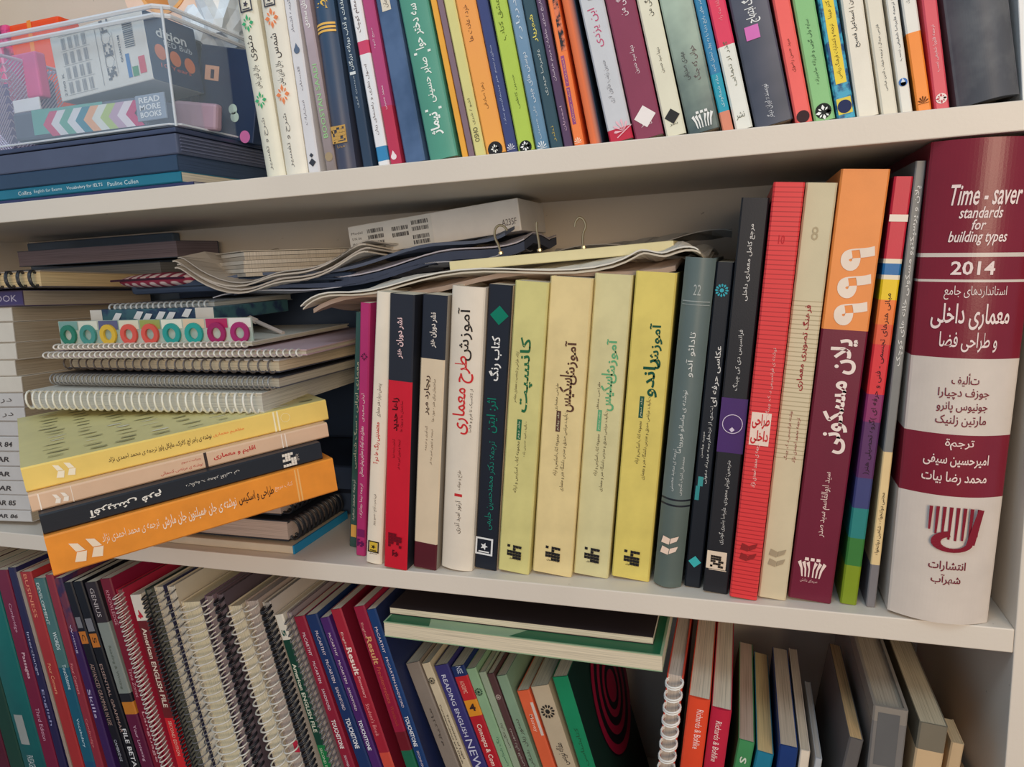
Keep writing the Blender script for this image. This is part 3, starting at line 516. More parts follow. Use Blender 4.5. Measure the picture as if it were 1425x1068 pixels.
# ---------------------------------------------------------------- bottom shelf, books leaning left
GL = 'books leaning left on the bottom shelf'
def lo(a, b, c, label, bands, texts=(), Y=.014, d=.20, **k):
    k.setdefault('group', GL)
    return prow(label, (a[0], a[1], b, 1068, c[0], c[1]), ZC, Y, d, bands, texts=texts, **k)
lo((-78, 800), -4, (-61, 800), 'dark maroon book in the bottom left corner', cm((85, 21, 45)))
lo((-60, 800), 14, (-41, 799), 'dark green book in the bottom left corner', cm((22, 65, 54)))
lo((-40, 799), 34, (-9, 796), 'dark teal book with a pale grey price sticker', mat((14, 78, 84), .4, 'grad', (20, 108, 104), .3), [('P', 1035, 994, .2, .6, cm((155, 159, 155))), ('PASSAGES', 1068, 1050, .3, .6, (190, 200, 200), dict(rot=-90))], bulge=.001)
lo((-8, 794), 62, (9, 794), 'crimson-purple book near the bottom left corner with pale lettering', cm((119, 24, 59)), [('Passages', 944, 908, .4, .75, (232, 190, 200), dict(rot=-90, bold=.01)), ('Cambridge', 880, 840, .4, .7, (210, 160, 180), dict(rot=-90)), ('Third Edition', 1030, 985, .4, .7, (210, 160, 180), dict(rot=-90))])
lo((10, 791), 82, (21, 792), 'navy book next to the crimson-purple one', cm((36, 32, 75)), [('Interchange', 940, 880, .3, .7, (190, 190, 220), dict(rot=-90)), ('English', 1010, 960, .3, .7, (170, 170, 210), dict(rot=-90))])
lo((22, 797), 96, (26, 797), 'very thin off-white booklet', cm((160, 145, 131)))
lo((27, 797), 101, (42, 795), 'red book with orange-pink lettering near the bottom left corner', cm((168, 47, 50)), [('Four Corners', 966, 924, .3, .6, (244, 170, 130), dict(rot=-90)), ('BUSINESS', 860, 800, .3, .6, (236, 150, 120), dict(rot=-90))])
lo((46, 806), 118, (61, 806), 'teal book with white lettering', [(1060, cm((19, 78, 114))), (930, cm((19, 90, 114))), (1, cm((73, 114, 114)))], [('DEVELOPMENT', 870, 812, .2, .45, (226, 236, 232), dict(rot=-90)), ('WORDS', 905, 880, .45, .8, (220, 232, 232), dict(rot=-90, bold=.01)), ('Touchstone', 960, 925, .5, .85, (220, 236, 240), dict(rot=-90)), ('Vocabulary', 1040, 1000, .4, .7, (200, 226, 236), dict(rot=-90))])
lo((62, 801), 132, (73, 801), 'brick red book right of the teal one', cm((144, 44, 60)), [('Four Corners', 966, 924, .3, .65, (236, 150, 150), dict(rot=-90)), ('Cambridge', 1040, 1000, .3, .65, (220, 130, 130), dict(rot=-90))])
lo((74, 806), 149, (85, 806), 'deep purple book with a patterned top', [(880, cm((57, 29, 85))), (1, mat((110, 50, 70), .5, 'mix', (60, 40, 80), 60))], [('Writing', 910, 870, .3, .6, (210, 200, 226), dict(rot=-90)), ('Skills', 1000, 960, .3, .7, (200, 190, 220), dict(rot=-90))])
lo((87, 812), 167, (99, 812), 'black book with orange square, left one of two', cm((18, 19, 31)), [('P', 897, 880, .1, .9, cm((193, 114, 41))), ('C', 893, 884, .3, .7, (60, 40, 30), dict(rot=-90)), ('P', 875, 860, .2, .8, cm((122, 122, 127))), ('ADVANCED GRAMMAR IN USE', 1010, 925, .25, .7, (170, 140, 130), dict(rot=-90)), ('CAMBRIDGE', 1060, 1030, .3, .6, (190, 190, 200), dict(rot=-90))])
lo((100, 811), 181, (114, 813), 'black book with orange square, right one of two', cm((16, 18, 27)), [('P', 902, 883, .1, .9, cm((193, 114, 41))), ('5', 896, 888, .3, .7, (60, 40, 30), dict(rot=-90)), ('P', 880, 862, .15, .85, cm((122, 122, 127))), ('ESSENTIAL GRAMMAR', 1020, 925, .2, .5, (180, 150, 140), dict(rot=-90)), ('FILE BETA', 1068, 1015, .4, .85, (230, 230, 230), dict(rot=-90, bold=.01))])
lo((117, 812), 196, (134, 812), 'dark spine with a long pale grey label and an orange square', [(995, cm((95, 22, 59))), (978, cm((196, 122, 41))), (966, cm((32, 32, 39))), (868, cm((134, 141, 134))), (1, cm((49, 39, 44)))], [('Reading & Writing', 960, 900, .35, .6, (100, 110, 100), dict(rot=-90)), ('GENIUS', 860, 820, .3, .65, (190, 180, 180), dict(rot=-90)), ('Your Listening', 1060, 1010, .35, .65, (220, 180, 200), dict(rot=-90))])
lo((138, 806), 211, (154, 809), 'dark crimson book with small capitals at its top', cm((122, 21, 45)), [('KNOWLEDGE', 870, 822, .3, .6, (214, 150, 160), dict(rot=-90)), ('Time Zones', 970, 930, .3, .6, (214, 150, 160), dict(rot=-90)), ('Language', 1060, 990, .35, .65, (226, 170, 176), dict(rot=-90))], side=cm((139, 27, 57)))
GN = 'spiral notebooks on the bottom shelf'
WW = mat((226, 222, 210), .35, spec=.6); BW = mat((34, 34, 40), .35, spec=.6); GW = mat((130, 128, 128), .35, spec=.6, met=.4)
PW = (216, 206, 184)
lo((158, 822), 229, (171, 825), 'thin red-covered notebook with tight white wire, left of the white-topped course book', [cm((178, 40, 66)), cm((180, 44, 70))], coil=(WW, .0007, .0052), group=GN, page=(150, 90, 90))
lo((180, 829), 247, (195, 829), 'course book with white top, red numeral 4 and maroon title band', [(1000, cm((212, 34, 44))), (865, cm((110, 30, 36))), (1, cm((232, 226, 212)))], [('4', 862, 850, .3, .75, (200, 40, 60), dict(rot=-90, bold=.03)), ('American ENGLISH FILE', 985, 875, .3, .75, (232, 214, 196), dict(rot=-90, bold=.02)), ('SECOND EDITION', 1052, 1004, .35, .65, (240, 190, 170), dict(rot=-90))])
lo((198, 822), 264, (209, 820), 'narrow notebook with dense black wire, right of the course book marked 4', [cm((50, 66, 60)), cm((110, 114, 104))], coil=(BW, .0009, .0048), group=GN, page=(120, 116, 104))
lo((211, 818), 281, (227, 817), 'off-white notebook with dark twin wire, second from the course book marked 4', [cm(PW), cm((60, 60, 90))], coil=(GW, .0007, .008), group=GN, page=PW)
lo((229, 817), 296, (246, 815), 'off-white notebook with grey wire, third from the course book marked 4', [cm(PW), cm(PW)], coil=(GW, .0008, .0088), group=GN, page=(222, 214, 196))
lo((248, 838), 306, (278, 835), 'thick frayed cream notebook with white wire and fanned top pages', [cm(PW), cm((90, 80, 90))], coil=(WW, .0009, .0080), group=GN, page=(232, 222, 190))
lo((281, 829), 334, (296, 832), 'mauve-covered notebook with white wire, right of the thick frayed cream one', [cm((120, 98, 116)), cm((140, 120, 130))], coil=(WW, .0009, .0084), group=GN, page=(150, 134, 134))
lo((298, 828), 355, (312, 830), 'brown notebook with black twin wire between two white-wired ones', [cm((110, 92, 100)), cm((96, 84, 92))], coil=(BW, .0008, .008), twin=True, group=GN, page=(120, 106, 112))
lo((314, 845), 380, (336, 845), 'thick cream notebook with wide-spaced white wire, left of the red-cornered one', [cm(PW), cm(PW)], coil=(WW, .001, .0094), group=GN, page=(226, 216, 188))
lo((338, 838), 404, (359, 838), 'cream notebook with white wire and a red corner sticker', [cm((176, 160, 150)), cm((176, 160, 150))], [('P', 1050, 1034, .5, .95, cm((196, 40, 70)))], coil=(WW, .0009, .0088), group=GN, page=(190, 176, 166))
lo((362, 840), 428, (377, 842), 'notebook with dense black wire, left of the course book marked 5', [cm((196, 190, 178)), cm((200, 190, 180))], coil=(BW, .0009, .0062), twin=True, group=GN, page=(170, 164, 156))
lo((381, 857), 449, (393, 857), 'course book with white top, numeral 5 and dark green title band', [(1038, cm((24, 120, 66))), (892, cm((20, 66, 52))), (1, cm((230, 226, 212)))], [('5', 887, 878, .3, .75, (40, 90, 80), dict(rot=-90, bold=.03)), ('American ENGLISH FILE', 1020, 925, .3, .75, (220, 222, 200), dict(rot=-90, bold=.02)), ('SECOND E', 1068, 1042, .35, .65, (200, 226, 190), dict(rot=-90))], side=cm((220, 214, 200)))
lo((396, 855), 464, (406, 857), 'thin notebook with grey wire between the course book marked 5 and a red one', [cm((150, 136, 140)), cm((150, 136, 140))], coil=(GW, .0008, .0062), group=GN, page=(180, 170, 160))
TS = (234, 214, 220)
lo((408, 860), 478, (423, 858), 'red textbook with white capital lettering, first of three leaning together', cm((145, 31, 55)), [('McCARTHY', 914, 882, .35, .62, TS, dict(rot=-90)), ('McCARTEN', 952, 922, .4, .64, TS, dict(rot=-90)), ('SANDIFORD', 990, 960, .4, .64, TS, dict(rot=-90)), ('TOUCHSTONE', 1043, 1003, .3, .68, (246, 238, 236), dict(rot=-90, bold=.02)), ('SECOND', 1068, 1052, .4, .6, TS, dict(rot=-90))])
lo((424, 858), 499, (443, 859), 'navy textbook with white capital lettering between a red and a purple one', cm((27, 51, 99)), [('McCARTHY', 914, 880, .4, .64, TS, dict(rot=-90)), ('McCARTEN', 952, 920, .4, .64, TS, dict(rot=-90)), ('SANDIFORD', 990, 958, .4, .64, TS, dict(rot=-90)), ('TOUCHSTONE', 1043, 1001, .3, .68, (240, 240, 244), dict(rot=-90, bold=.02))])
lo((444, 861), 516, (457, 859), 'purple textbook with white capital lettering', cm((75, 36, 103)), [('McCARTHY', 914, 882, .4, .64, TS, dict(rot=-90)), ('McCARTEN', 952, 920, .4, .64, TS, dict(rot=-90)), ('SANDIFORD', 990, 958, .4, .64, TS, dict(rot=-90)), ('TOUCHSTONE', 1045, 1003, .3, .68, (240, 240, 244), dict(rot=-90, bold=.02))])
lo((459, 849), 531, (474, 847), 'red textbook with large cream title and torn page tops', [(1048, cm((207, 77, 62))), (1, cm((163, 34, 53)))], [('English', 905, 880, .25, .5, (236, 200, 190), dict(rot=-90, italic=.1)), ('Result', 940, 902, .3, .8, (246, 226, 214), dict(rot=-90, bold=.02)), ('Elementary', 972, 942, .4, .72, (240, 170, 170), dict(rot=-90, bold=.01)), ("Student's Book", 1025, 980, .35, .7, (236, 150, 150), dict(rot=-90))], side=cm((117, 23, 42)), d=.22)
lo((491, 846), 564, (507, 845), 'dark red textbook with gold and orange title', [(1046, cm((27, 101, 73))), (1020, cm((110, 23, 36))), (1, cm((149, 27, 57)))], [('English', 890, 868, .2, .45, (220, 160, 150), dict(rot=-90)), ('Result', 926, 888, .25, .75, (214, 160, 110), dict(rot=-90, bold=.02)), ('Pre-intermediate', 980, 930, .35, .7, (196, 90, 70), dict(rot=-90)), ('Workbook', 1012, 984, .4, .7, (180, 70, 60), dict(rot=-90))])
lo((509, 850), 582, (523, 850), 'bright navy textbook leaning at the end of the left group', cm((25, 60, 112)), [('McCARTHY', 910, 874, .35, .62, TS, dict(rot=-90)), ('McCARTEN', 952, 916, .4, .64, TS, dict(rot=-90)), ('SANDIFORD', 986, 954, .4, .64, TS, dict(rot=-90)), ('TOUCHSTONE', 1040, 998, .3, .7, (240, 240, 244), dict(rot=-90, bold=.02)), ('SECOND ED', 1068, 1046, .4, .6, TS, dict(rot=-90))], side=cm((31, 40, 77)), d=.22)
flush()
GR = 'small books under the lying magazines'
HW = (70, 64, 60)
def l2(*a, **k): return lo(*a, group=GR, Y=.03, d=.15, **k)
l2((564, 925), 619, (584, 925), 'grey-brown book with handwritten title, at the left under the lying magazines', cm((138, 126, 115)), [('مانتیقه', 1040, 988, .4, .65, HW)])
l2((586, 925), 642, (601, 925), 'cream book with black rosette and a two-line English title', cm((204, 189, 160)), [('E', 'rosette', .5, 949, .014, (50, 48, 44)), ('Translation of Legal', 1058, 996, .55, .8, HW, dict(rot=-90, bold=.01)), ('Correspondence and Deeds', 1064, 982, .2, .45, HW, dict(rot=-90, bold=.01))])
l2((603, 927), 655, (624, 928), 'indigo book with silver English capitals', cm((57, 53, 114)), [('READING ENGLISH', 1026, 940, .3, .6, (206, 206, 224), dict(rot=-90, bold=.01)), ('NEWS', 1080, 1030, .25, .75, (206, 206, 224), dict(rot=-90))])
l2((626, 928), 676, (646, 929), 'red book with dark blue top and orange square marked 4', [(997, cm((180, 31, 44))), (975, cm((220, 143, 40))), (942, cm((189, 40, 46))), (1, cm((27, 47, 99)))], [('NSE', 938, 928, .4, .8, (200, 210, 230), dict(rot=-90)), ('ACADEMIC', 965, 948, .3, .6, (240, 180, 160), dict(rot=-90)), ('4', 990, 980, .3, .75, (60, 40, 40), dict(rot=0, bold=.03)), ('Concepts & Com', 1066, 1008, .25, .7, (244, 214, 200), dict(rot=-90, bold=.015))])
l2((647, 931), 696, (664, 929), 'light green book with black rosette', cm((138, 171, 134)), [('E', 'rosette', .5, 963, .015, (34, 60, 48)), ('رنگ شناسی', 1066, 1026, .4, .75, (60, 110, 90))])
l2((665, 935), 711, (676, 938), 'narrow pale green book with handwriting, right of the one with black rosette', cm((149, 163, 139)), [('زبان انگلیسی', 1040, 1006, .3, .75, HW)])
l2((677, 938), 723, (688, 941), 'dark brown book with pale rosette', cm((84, 57, 57)), [('E', 'rosette', .5, 970, .012, (190, 170, 160)), ('دستور زبان فارسی', 1066, 1014, .3, .75, (190, 180, 170))])
l2((690, 942), 735, (706, 941), 'sage green book with dark script, right of the dark brown one', cm((128, 154, 128)), [('دستور زبان', 1040, 1002, .3, .75, HW), ('دانشگاهی', 1068, 1045, .3, .7, HW)])
l2((718, 961), 752, (736, 961), 'orange book with a white strip along its right edge', cm((218, 97, 60)), [('P', 1024, 978, .78, 1, cm((211, 196, 184))), ('Money', 1018, 994, .3, .65, (246, 190, 170), dict(rot=-90, bold=.01))])
l2((738, 957), 775, (764, 957), 'beige book with black rosette and handwriting', cm((189, 172, 145)), [('E', 'rosette', .52, 992, .016, (40, 38, 36)), ('مقاله نویسی', 1066, 1036, .3, .8, HW)])
l2((768, 943), 805, (790, 942), 'bright green book with dark cover printed with crimson rings', cm((22, 132, 90)), [('کتابشناسی', 1066, 1014, .4, .7, (40, 90, 60))], side=cm((16, 51, 46)))
def side_print(r, t, polys, c, dx=.0004, name='printed_panel'):
    bm = bmesh.new()
    for p in polys: bm.faces.new([bm.verts.new((t+dx, a, b)) for a, b in p])
    return link(name, bm, cm(c), r)
# two magazines lying across the small books
LYZ = -.098
def lying(label, l, r_, ytop, ybot, Y, d, cov, page=PAGE, spine_front=False, hard=0, bulge=0, texts=(), cat='book', group=None, name='book', top=None, yaw=0):
    """lying book, long side facing front between picture columns l and r_, heights taken at r_"""
    A = at(r_, ybot, Y=Y); B = at(r_, ytop, Y=Y); L = at(l, ybot, Y=Y); w = (A-L).length
    ey = V((math.sin(yaw), math.cos(yaw), 0))
    t = B.z-A.z
    if spine_front: return book(label, A, V((0, 0, 1)), ey, t, w, d, cov, texts=texts, hard=hard, bulge=bulge, page=page, cat=cat, group=group, name=name, side=top)
    P = A+V((-w if True else 0, d, 0))      # spine at the back
    return book(label, P, V((0, 0, 1)), -ey, t, w, d, cov, texts=texts, hard=hard, page=page, cat=cat, group=group, name=name, side=top)
GM = 'magazines lying on the small books'
r = lying('magazine with pale green cover, dark green corners and splayed page edges', 543, 922, 913, 936, -.002, .22, cm((150, 176, 140)), page=(226, 212, 184), group=GM, cat='magazine', name='magazine')
tt = max(v.co.x for v in r.children[0].data.vertices); ww = max(v.co.z for v in r.children[0].data.vertices)
def blob(poly, c, nm='printed_panel', dx=.0003): side_print(r, tt, poly, c, dx, nm)
blob([[(.219, .002), (.219, .045), (.17, .03), (.15, .002)]], (30, 100, 66))
blob([[(.219, ww-.002), (.219, ww-.13), (.19, ww-.10), (.15, ww-.12), (.14, ww-.002)]], (30, 100, 66))
arc = [(.205+.012*math.sin(a)*-1+.004, .06+.045*(a/math.pi)) for a in [math.pi*k/14 for k in range(15)]]
blob([[(arc[k][0]-.007*math.sin(math.pi*k/14)-.03, arc[k][1]), (arc[k+1][0]-.007*math.sin(math.pi*(k+1)/14)-.03, arc[k+1][1]), (arc[k+1][0]-.006-.03, arc[k+1][1]), (arc[k][0]-.006-.03, arc[k][1])] for k in range(14)], (16, 78, 56), dx=.0005)
lying('dark brown covered book lying on top of the pale green magazine', 549, 909, 887, 898, .012, .2, cm((52, 42, 42)), page=(226, 212, 184), group=GM)
# ---------------------------------------------------------------- bottom shelf, right part
GB = 'books at the right of the bottom shelf'
RW = (244, 214, 206)
def l3(*a, back=None, **k):
    k.setdefault('Y', .012); return lo(*a, group=GB, back=back, **k)
RY = .0
lo((929, 940), 909, (957, 940), 'orange-red covered book with large white wire binding', [cm((190, 60, 40)), cm((200, 66, 44))], coil=(mat((236, 232, 224), .3, spec=.7), .0008, .0105), twin=True, group=None, Y=RY, d=.22, page=(200, 186, 172), name='spiral_book')
l3((958, 970), 941, (989, 976), 'bright orange-red hardback with white lettering', cm((226, 74, 42)), [('Richards & Bohlke', 1037, 984, .45, .75, RW, dict(rot=-90))], Y=RY, d=.22, hard=0, bulge=.0015)
l3((990, 984), 976, (1024, 997), 'crimson hardback with white lettering beside the orange-red one', cm((190, 34, 62)), [('Richards & Bohlke', 1055, 1000, .3, .6, RW, dict(rot=-90))], Y=RY, d=.22, bulge=.0015)
l3((1025, 1040), 1013, (1049, 1045), 'green-spined book with browned pages', cm((66, 142, 88)), [('S', 1068, 1060, .3, .7, (214, 226, 206), dict(rot=-90, bold=.02))], back=(1062, 906), Y=.01, page=(196, 178, 160))
l3((1053, 1046), 1048, (1077, 1053), 'teal-spined book with yellowed pages', cm((30, 122, 150)), back=(1080, 911), Y=.01, page=(222, 196, 144))
l3((1085, 1037), 1081, (1111, 1045), 'deep blue-spined book between the teal and the white-spined ones', cm((24, 56, 116)), back=(1103, 904), Y=.01, page=(204, 190, 170))
l3((1114, 1044), 1111, (1131, 1048), 'white-spined book right of the deep blue one', cm((226, 212, 192)), back=(1122, 905), Y=.01, page=(214, 200, 178))
l3((1134, 1062), 1132, (1146, 1064), 'thin pale grey book beside the white-spined one', cm((176, 180, 184)), back=(1135, 956), Y=.01, page=(190, 186, 180))
l3((1182, 1056), 1174, (1203, 1062), 'thin tan-paged book standing alone with dark grey cover', cm((96, 92, 90)), back=(1158, 920), Y=.0, page=(214, 180, 132))
GT = cm((124, 120, 116), .25)
l3((1216, 982), 1207, (1273, 1003), 'thick old book with grey tape over its spine', [(.955, GT), (1, cm((140, 132, 122)))], [('P', 1062, 990, .15, .78, cm((100, 100, 100), .2))], Y=.0, d=.2, page=(178, 166, 148), hard=1)
l3((1280, 1006), 1268, (1318, 1024), 'old tan book with grey tape at the top of its spine', [(1042, cm((206, 176, 136))), (1, cm((122, 114, 98), .25))], Y=.0, d=.2, page=(196, 182, 154))
l3((1324, 1034), 1317, (1341, 1046), 'thin tan booklet leaning against the taped books', cm((198, 170, 132)), Y=.004, d=.03, page=(200, 176, 140), h=None)
BOT = flush(); GREEN = [o for o in BOT if 'crimson rings' in o['label']][0]
gt = max(v.co.x for v in GREEN.children[0].data.vertices); gh = max(v.co.z for v in GREEN.children[0].data.vertices)
side_print(GREEN, gt, [poly_ring(.105, gh-.075, .066, 40)], (12, 22, 30))
for k, (ro, ri) in enumerate(((.064, .055), (.046, .038), (.030, .023), (.016, .0))):
    a = poly_ring(.105, gh-.075, ro, 40); b = poly_ring(.105, gh-.075, ri, 40)
    side_print(GREEN, gt, [[a[i], a[(i+1) % 40], b[(i+1) % 40], b[i]] if ri else [a[i], a[(i+1) % 40], (.105, gh-.075)] for i in range(40)], (150, 24, 62), .0006+.00005*k, 'printed_ring')
# crumpled brown paper in the right corner of the bottom shelf
rp = thing('paper_bundle', 'crumpled brown paper sheets in the right corner of the bottom shelf', 'paper', V((.148, .055, ZC)))
for k in range(3):
    bm = bmesh.new(); random.seed(k); n = 7; g = []
    for i in range(n): g.append([bm.verts.new((-.026+.050*i/(n-1), -.05+.12*j/(n-1), .19-.012*k+.006*random.random()+.01*math.sin(i+k))) for j in range(n)])
    g2 = [[bm.verts.new(v.co-V((0, 0, .0015))) for v in rw] for rw in g]
    for i in range(n-1):
        for j in range(n-1):
            bm.faces.new((g[i][j], g[i+1][j], g[i+1][j+1], g[i][j+1])); bm.faces.new((g2[i][j], g2[i][j+1], g2[i+1][j+1], g2[i+1][j]))
    for i in range(n-1):
        for q, w in ((0, 0), (n-1, 0)): bm.faces.new((g[i][q], g[i+1][q], g2[i+1][q], g2[i][q])); bm.faces.new((g[q][i], g[q][i+1], g2[q][i+1], g2[q][i]))
    link('sheet', bm, cm((206, 174, 136)), rp)
bm = bmesh.new(); box(bm, (-.024, -.045, 0), (.022, .065, .155), ch=.004); link('paper_stack', bm, mat((170, 150, 120), .8, 'pages'), rp)
# ---------------------------------------------------------------- helpers for the heaps
def proj(p):
    c = RM @ (V(p)-CAM); return CX+F*c.x/c.z, CY+F*c.y/c.z
def raydir(px, py): return RM.transposed() @ V(((px-CX)/F, (py-CY)/F, 1))
def lspiral(label, l, r_, ytop, ybot, Y, d, cov, coil, yaw=0, **k):
    A = at(r_, ybot, Y=Y); B = at(r_, ytop, Y=Y); L = at(l, ybot, Y=Y)
    return spiral(label, A, V((0, 0, 1)), V((math.sin(yaw), math.cos(yaw), 0)), B.z-A.z, (A-L).length, d, cov, coil, **k)
def frame_px(bl, br, tl, Y):
    a, b, c = at(*bl, Y=Y), at(*br, Y=Y), at(*tl, Y=Y); ex = (b-a).normalized(); h = (c-a).dot(V((-ex.z, 0, ex.x)))
    return a, ex, (b-a).length, h
def block(name, label, cat, bl, br, tl, Y, d, m, part='shell', ch=.001, group=None, yaw=0):
    a, ex, w, h = frame_px(bl, br, tl, Y)
    if yaw: ex = Matrix.Rotation(yaw, 3, 'Z') @ ex
    ey = V((0, 0, 1)).cross(ex) if abs(yaw) > 0 else Y1
    r = thing(name, label, cat, a, ex, ey, group); bm = bmesh.new(); box(bm, (0, 0, 0), (w, d, h), ch=ch); link(part, bm, m, r); r['w'] = w; r['h'] = h
    w_, h_ = w, h; del r['w']; del r['h']
    return r, w_, h_
def decal(r, quads, c, name='printed_panel', y=-.0004):
    for k, q in enumerate(quads):
        bm = bmesh.new(); bm.faces.new([bm.verts.new((a, y-.00001*k, b)) for a, b in q]); o = link(name, bm, c if not isinstance(c, tuple) else cm(c), r)
    return o
def rect(x0, z0, x1, z1): return [(x0, z0), (x1, z0), (x1, z1), (x0, z1)]
def strip(name, pts, dv, th, m, parent):
    """curled sheet(s): front edge through pts (world), swept along dv, thickness th downwards"""
    O = parent.matrix_world.inverted(); bm = bmesh.new(); n = len(pts); nd = 4; up_ = V((0, 0, th))
    T_ = [[bm.verts.new(O @ (p+dv*(j/nd)+V((0, 0, .004*math.sin(j*1.7+i*.6))))) for j in range(nd+1)] for i, p in enumerate(pts)]
    B_ = [[bm.verts.new(v.co-O.to_3x3() @ up_) for v in rw] for rw in T_]
    for i in range(n-1):
        for j in range(nd):
            bm.faces.new((T_[i][j], T_[i+1][j], T_[i+1][j+1], T_[i][j+1])); bm.faces.new((B_[i][j], B_[i][j+1], B_[i+1][j+1], B_[i+1][j]))
    for i in range(n-1):
        for j in (0, nd): bm.faces.new((T_[i][j], T_[i+1][j], B_[i+1][j], B_[i][j]))
    for j in range(nd):
        for i in (0, n-1): bm.faces.new((T_[i][j], T_[i][j+1], B_[i][j+1], B_[i][j]))
    return link(name, bm, m, parent)
def curve(px, Y, n=5):
    """smooth line through picture points on the plane Y"""
    P = [at(x, y, Y=Y) for x, y in px]; out = []
    for i in range(len(P)-1):
        p0, p1, p2, p3 = P[max(i-1, 0)], P[i], P[i+1], P[min(i+2, len(P)-1)]
        for k in range(n):
            t = k/n; out.append(.5*((2*p1)+(p2-p0)*t+(2*p0-5*p1+4*p2-p3)*t*t+(-p0+3*p1-3*p2+p3)*t**3))
    return out+[P[-1]]
# ---------------------------------------------------------------- four books jutting out over the shelf edge
e1 = V((.60, .797, .066)).normalized(); e2 = V((-.80, .60, 0)); e2 = (e2-e1*e2.dot(e1)).normalized(); e3 = e1.cross(e2)
base = CAM+raydir(75, 803)*.52; lvl = 0.
def on_plane(px, py):
    d = raydir(px, py); return CAM+d*((base+e3*lvl-CAM).dot(e3)/d.dot(e3))
def jut(label, blx, brx, ytl, d, cov, texts, **k):
    global lvl
    P = on_plane(*blx); t = .01
    while proj(P+e3*t)[1] > ytl and t < .06: t += .0002
    L = .1
    while proj(P+e1*L)[0] < brx and L < .4: L += .0005
    R_ = P+e1*L
    def s(x):
        q = 0.
        while proj(R_-e1*(q*L))[0] > x and q < 1: q += .002
        return q
    tx = []
    for a in texts:
        a = list(a)
        if a[0] == 'E': a[3] = s(a[3])
        elif a[0] == 'P': a[1], a[2] = s(a[2]), s(a[1])
        else: a[1], a[2] = s(a[2]), s(a[1])
        tx.append(tuple(a))
    r = book(label, R_, e3, e2, t-.0003, L, d, cov, texts=tx, group='books jutting out over the shelf edge', **k); lvl += t
    return r
LT = dict(rot=-90)
O1 = (240, 150, 48)
jut('orange hardback-sized book at the bottom of the jutting stack, white two-leaf emblem', (75, 803), 470, 748, .22, cm(O1, .4, dirt=.12), [
    ('E', 'leaf', .42, 127, .022, (246, 226, 200)), ('ترجمه ی محمد احمدی نژاد', 150, 228, .42, .70, (246, 226, 200), LT), ('نوشته‌ی جان همیلتون جان مارش'.replace('\u200c', ' '), 232, 334, .36, .70, (248, 230, 206), dict(rot=-90, bold=.01)),
    ('طراحی و اسکیس', 338, 386, .40, .72, (60, 44, 34), dict(rot=-90, bold=.01)), ('کتاب مرجع', 388, 412, .5, .68, (246, 214, 180), LT), ('P', 417, 419, .03, .97, cm((244, 186, 110))), ('P', 421, 423, .03, .97, cm((244, 186, 110)))], side=cm((236, 150, 60)))
jut('black paperback in the jutting stack with white title printed upside down', (61, 745), 449, 717, .22, cm((34, 36, 42), .35), [
    ('آفرینش فرم', 127, 228, .2, .75, (240, 238, 230), dict(rot=90, bold=.02)), ('تألیف: جعفر آقایی نی', 262, 336, .4, .66, (220, 218, 212), dict(rot=90)), ('E', 'stamp', .5, 405, .013, (232, 226, 214)), ('چهارسوق', 412, 419, .3, .7, (200, 190, 180), dict(rot=0))], side=cm((44, 46, 52)))
jut('dusty pink-tan paperback in the jutting stack with red title', (45, 714), 458, 690, .22, cm((226, 190, 158), .45), [
    ('E', 'leaf', .45, 88, .016, (250, 240, 226)), ('اقلیم و معماری', 300, 358, .3, .72, (196, 44, 48), dict(rot=-90, bold=.02)), ('ویراست سوم', 256, 282, .6, .8, (190, 70, 66), LT), ('نوشته ی مرتضی کسمائی', 226, 284, .2, .46, (190, 70, 66), LT),
    ('P', 287, 291, 0, 1, cm((60, 44, 38))), ('P', 394, 396, .03, .97, cm((250, 236, 220))), ('P', 399, 401, .03, .97, cm((250, 236, 220))), ('P', 103, 104.5, .03, .97, cm((250, 236, 220))), ('P', 58, 59.5, .03, .97, cm((250, 236, 220)))], side=cm((222, 190, 160)))
YB = jut('yellow paperback at the top of the jutting stack with sketches printed on its cover', (37, 686), 457, 652, .245, cm((240, 208, 112), .38), [
    ('E', 'leaf', .55, 95, .023, (250, 240, 214)), ('ترجمه ی محمد احمدی نژاد', 155, 222, .38, .64, (70, 54, 40), LT), ('نوشته ی راجر اچ. کلارک، مایکل پاوز', 224, 298, .34, .66, (70, 54, 40), dict(rot=-90, bold=.01)), ('مفاهیم معماری', 300, 343, .42, .62, (232, 110, 60), LT),
    ('P', 384, 386, .03, .97, cm((250, 240, 200))), ('P', 389, 391, .03, .97, cm((250, 240, 200))), ('E', 'ring', .6, 400, .008, (250, 240, 200))], side=cm((222, 208, 142), .4))
ty = max(v.co.x for v in YB.children[0].data.vertices); ly = max(v.co.z for v in YB.children[0].data.vertices)
random.seed(11); dk_, lt_ = [], []
for i in range(14):
    for j in range(9):
        a = .012+.0165*i+random.uniform(-.002, .002); b = .014+.0245*j+random.uniform(-.003, .003); w = random.uniform(.0012, .0032); l_ = random.uniform(.005, .009)
        if b+l_ > ly-.004 or a+w > .24: continue
        q = [(a+w*math.sin(t)*.9+(t*.0003), b+l_*math.cos(t)) for t in [2*math.pi*k/10 for k in range(10)]]
        (lt_ if random.random() < .15 else dk_).append(q)
        if random.random() < .6: dk_.append([(a+.005, b-l_), (a+.0058, b-l_), (a+.0058, b+l_*.8), (a+.005, b+l_*.8)])
side_print(YB, ty, dk_[::2], (124, 122, 84), name='printed_sketches'); side_print(YB, ty, dk_[1::2], (156, 150, 100), .0005, name='printed_sketches'); side_print(YB, ty, lt_, (236, 230, 206), .0006, name='printed_sketches')
for o in YB.children:
    if o.name.startswith('printed_sketches'): o['kind'] = 'stuff'
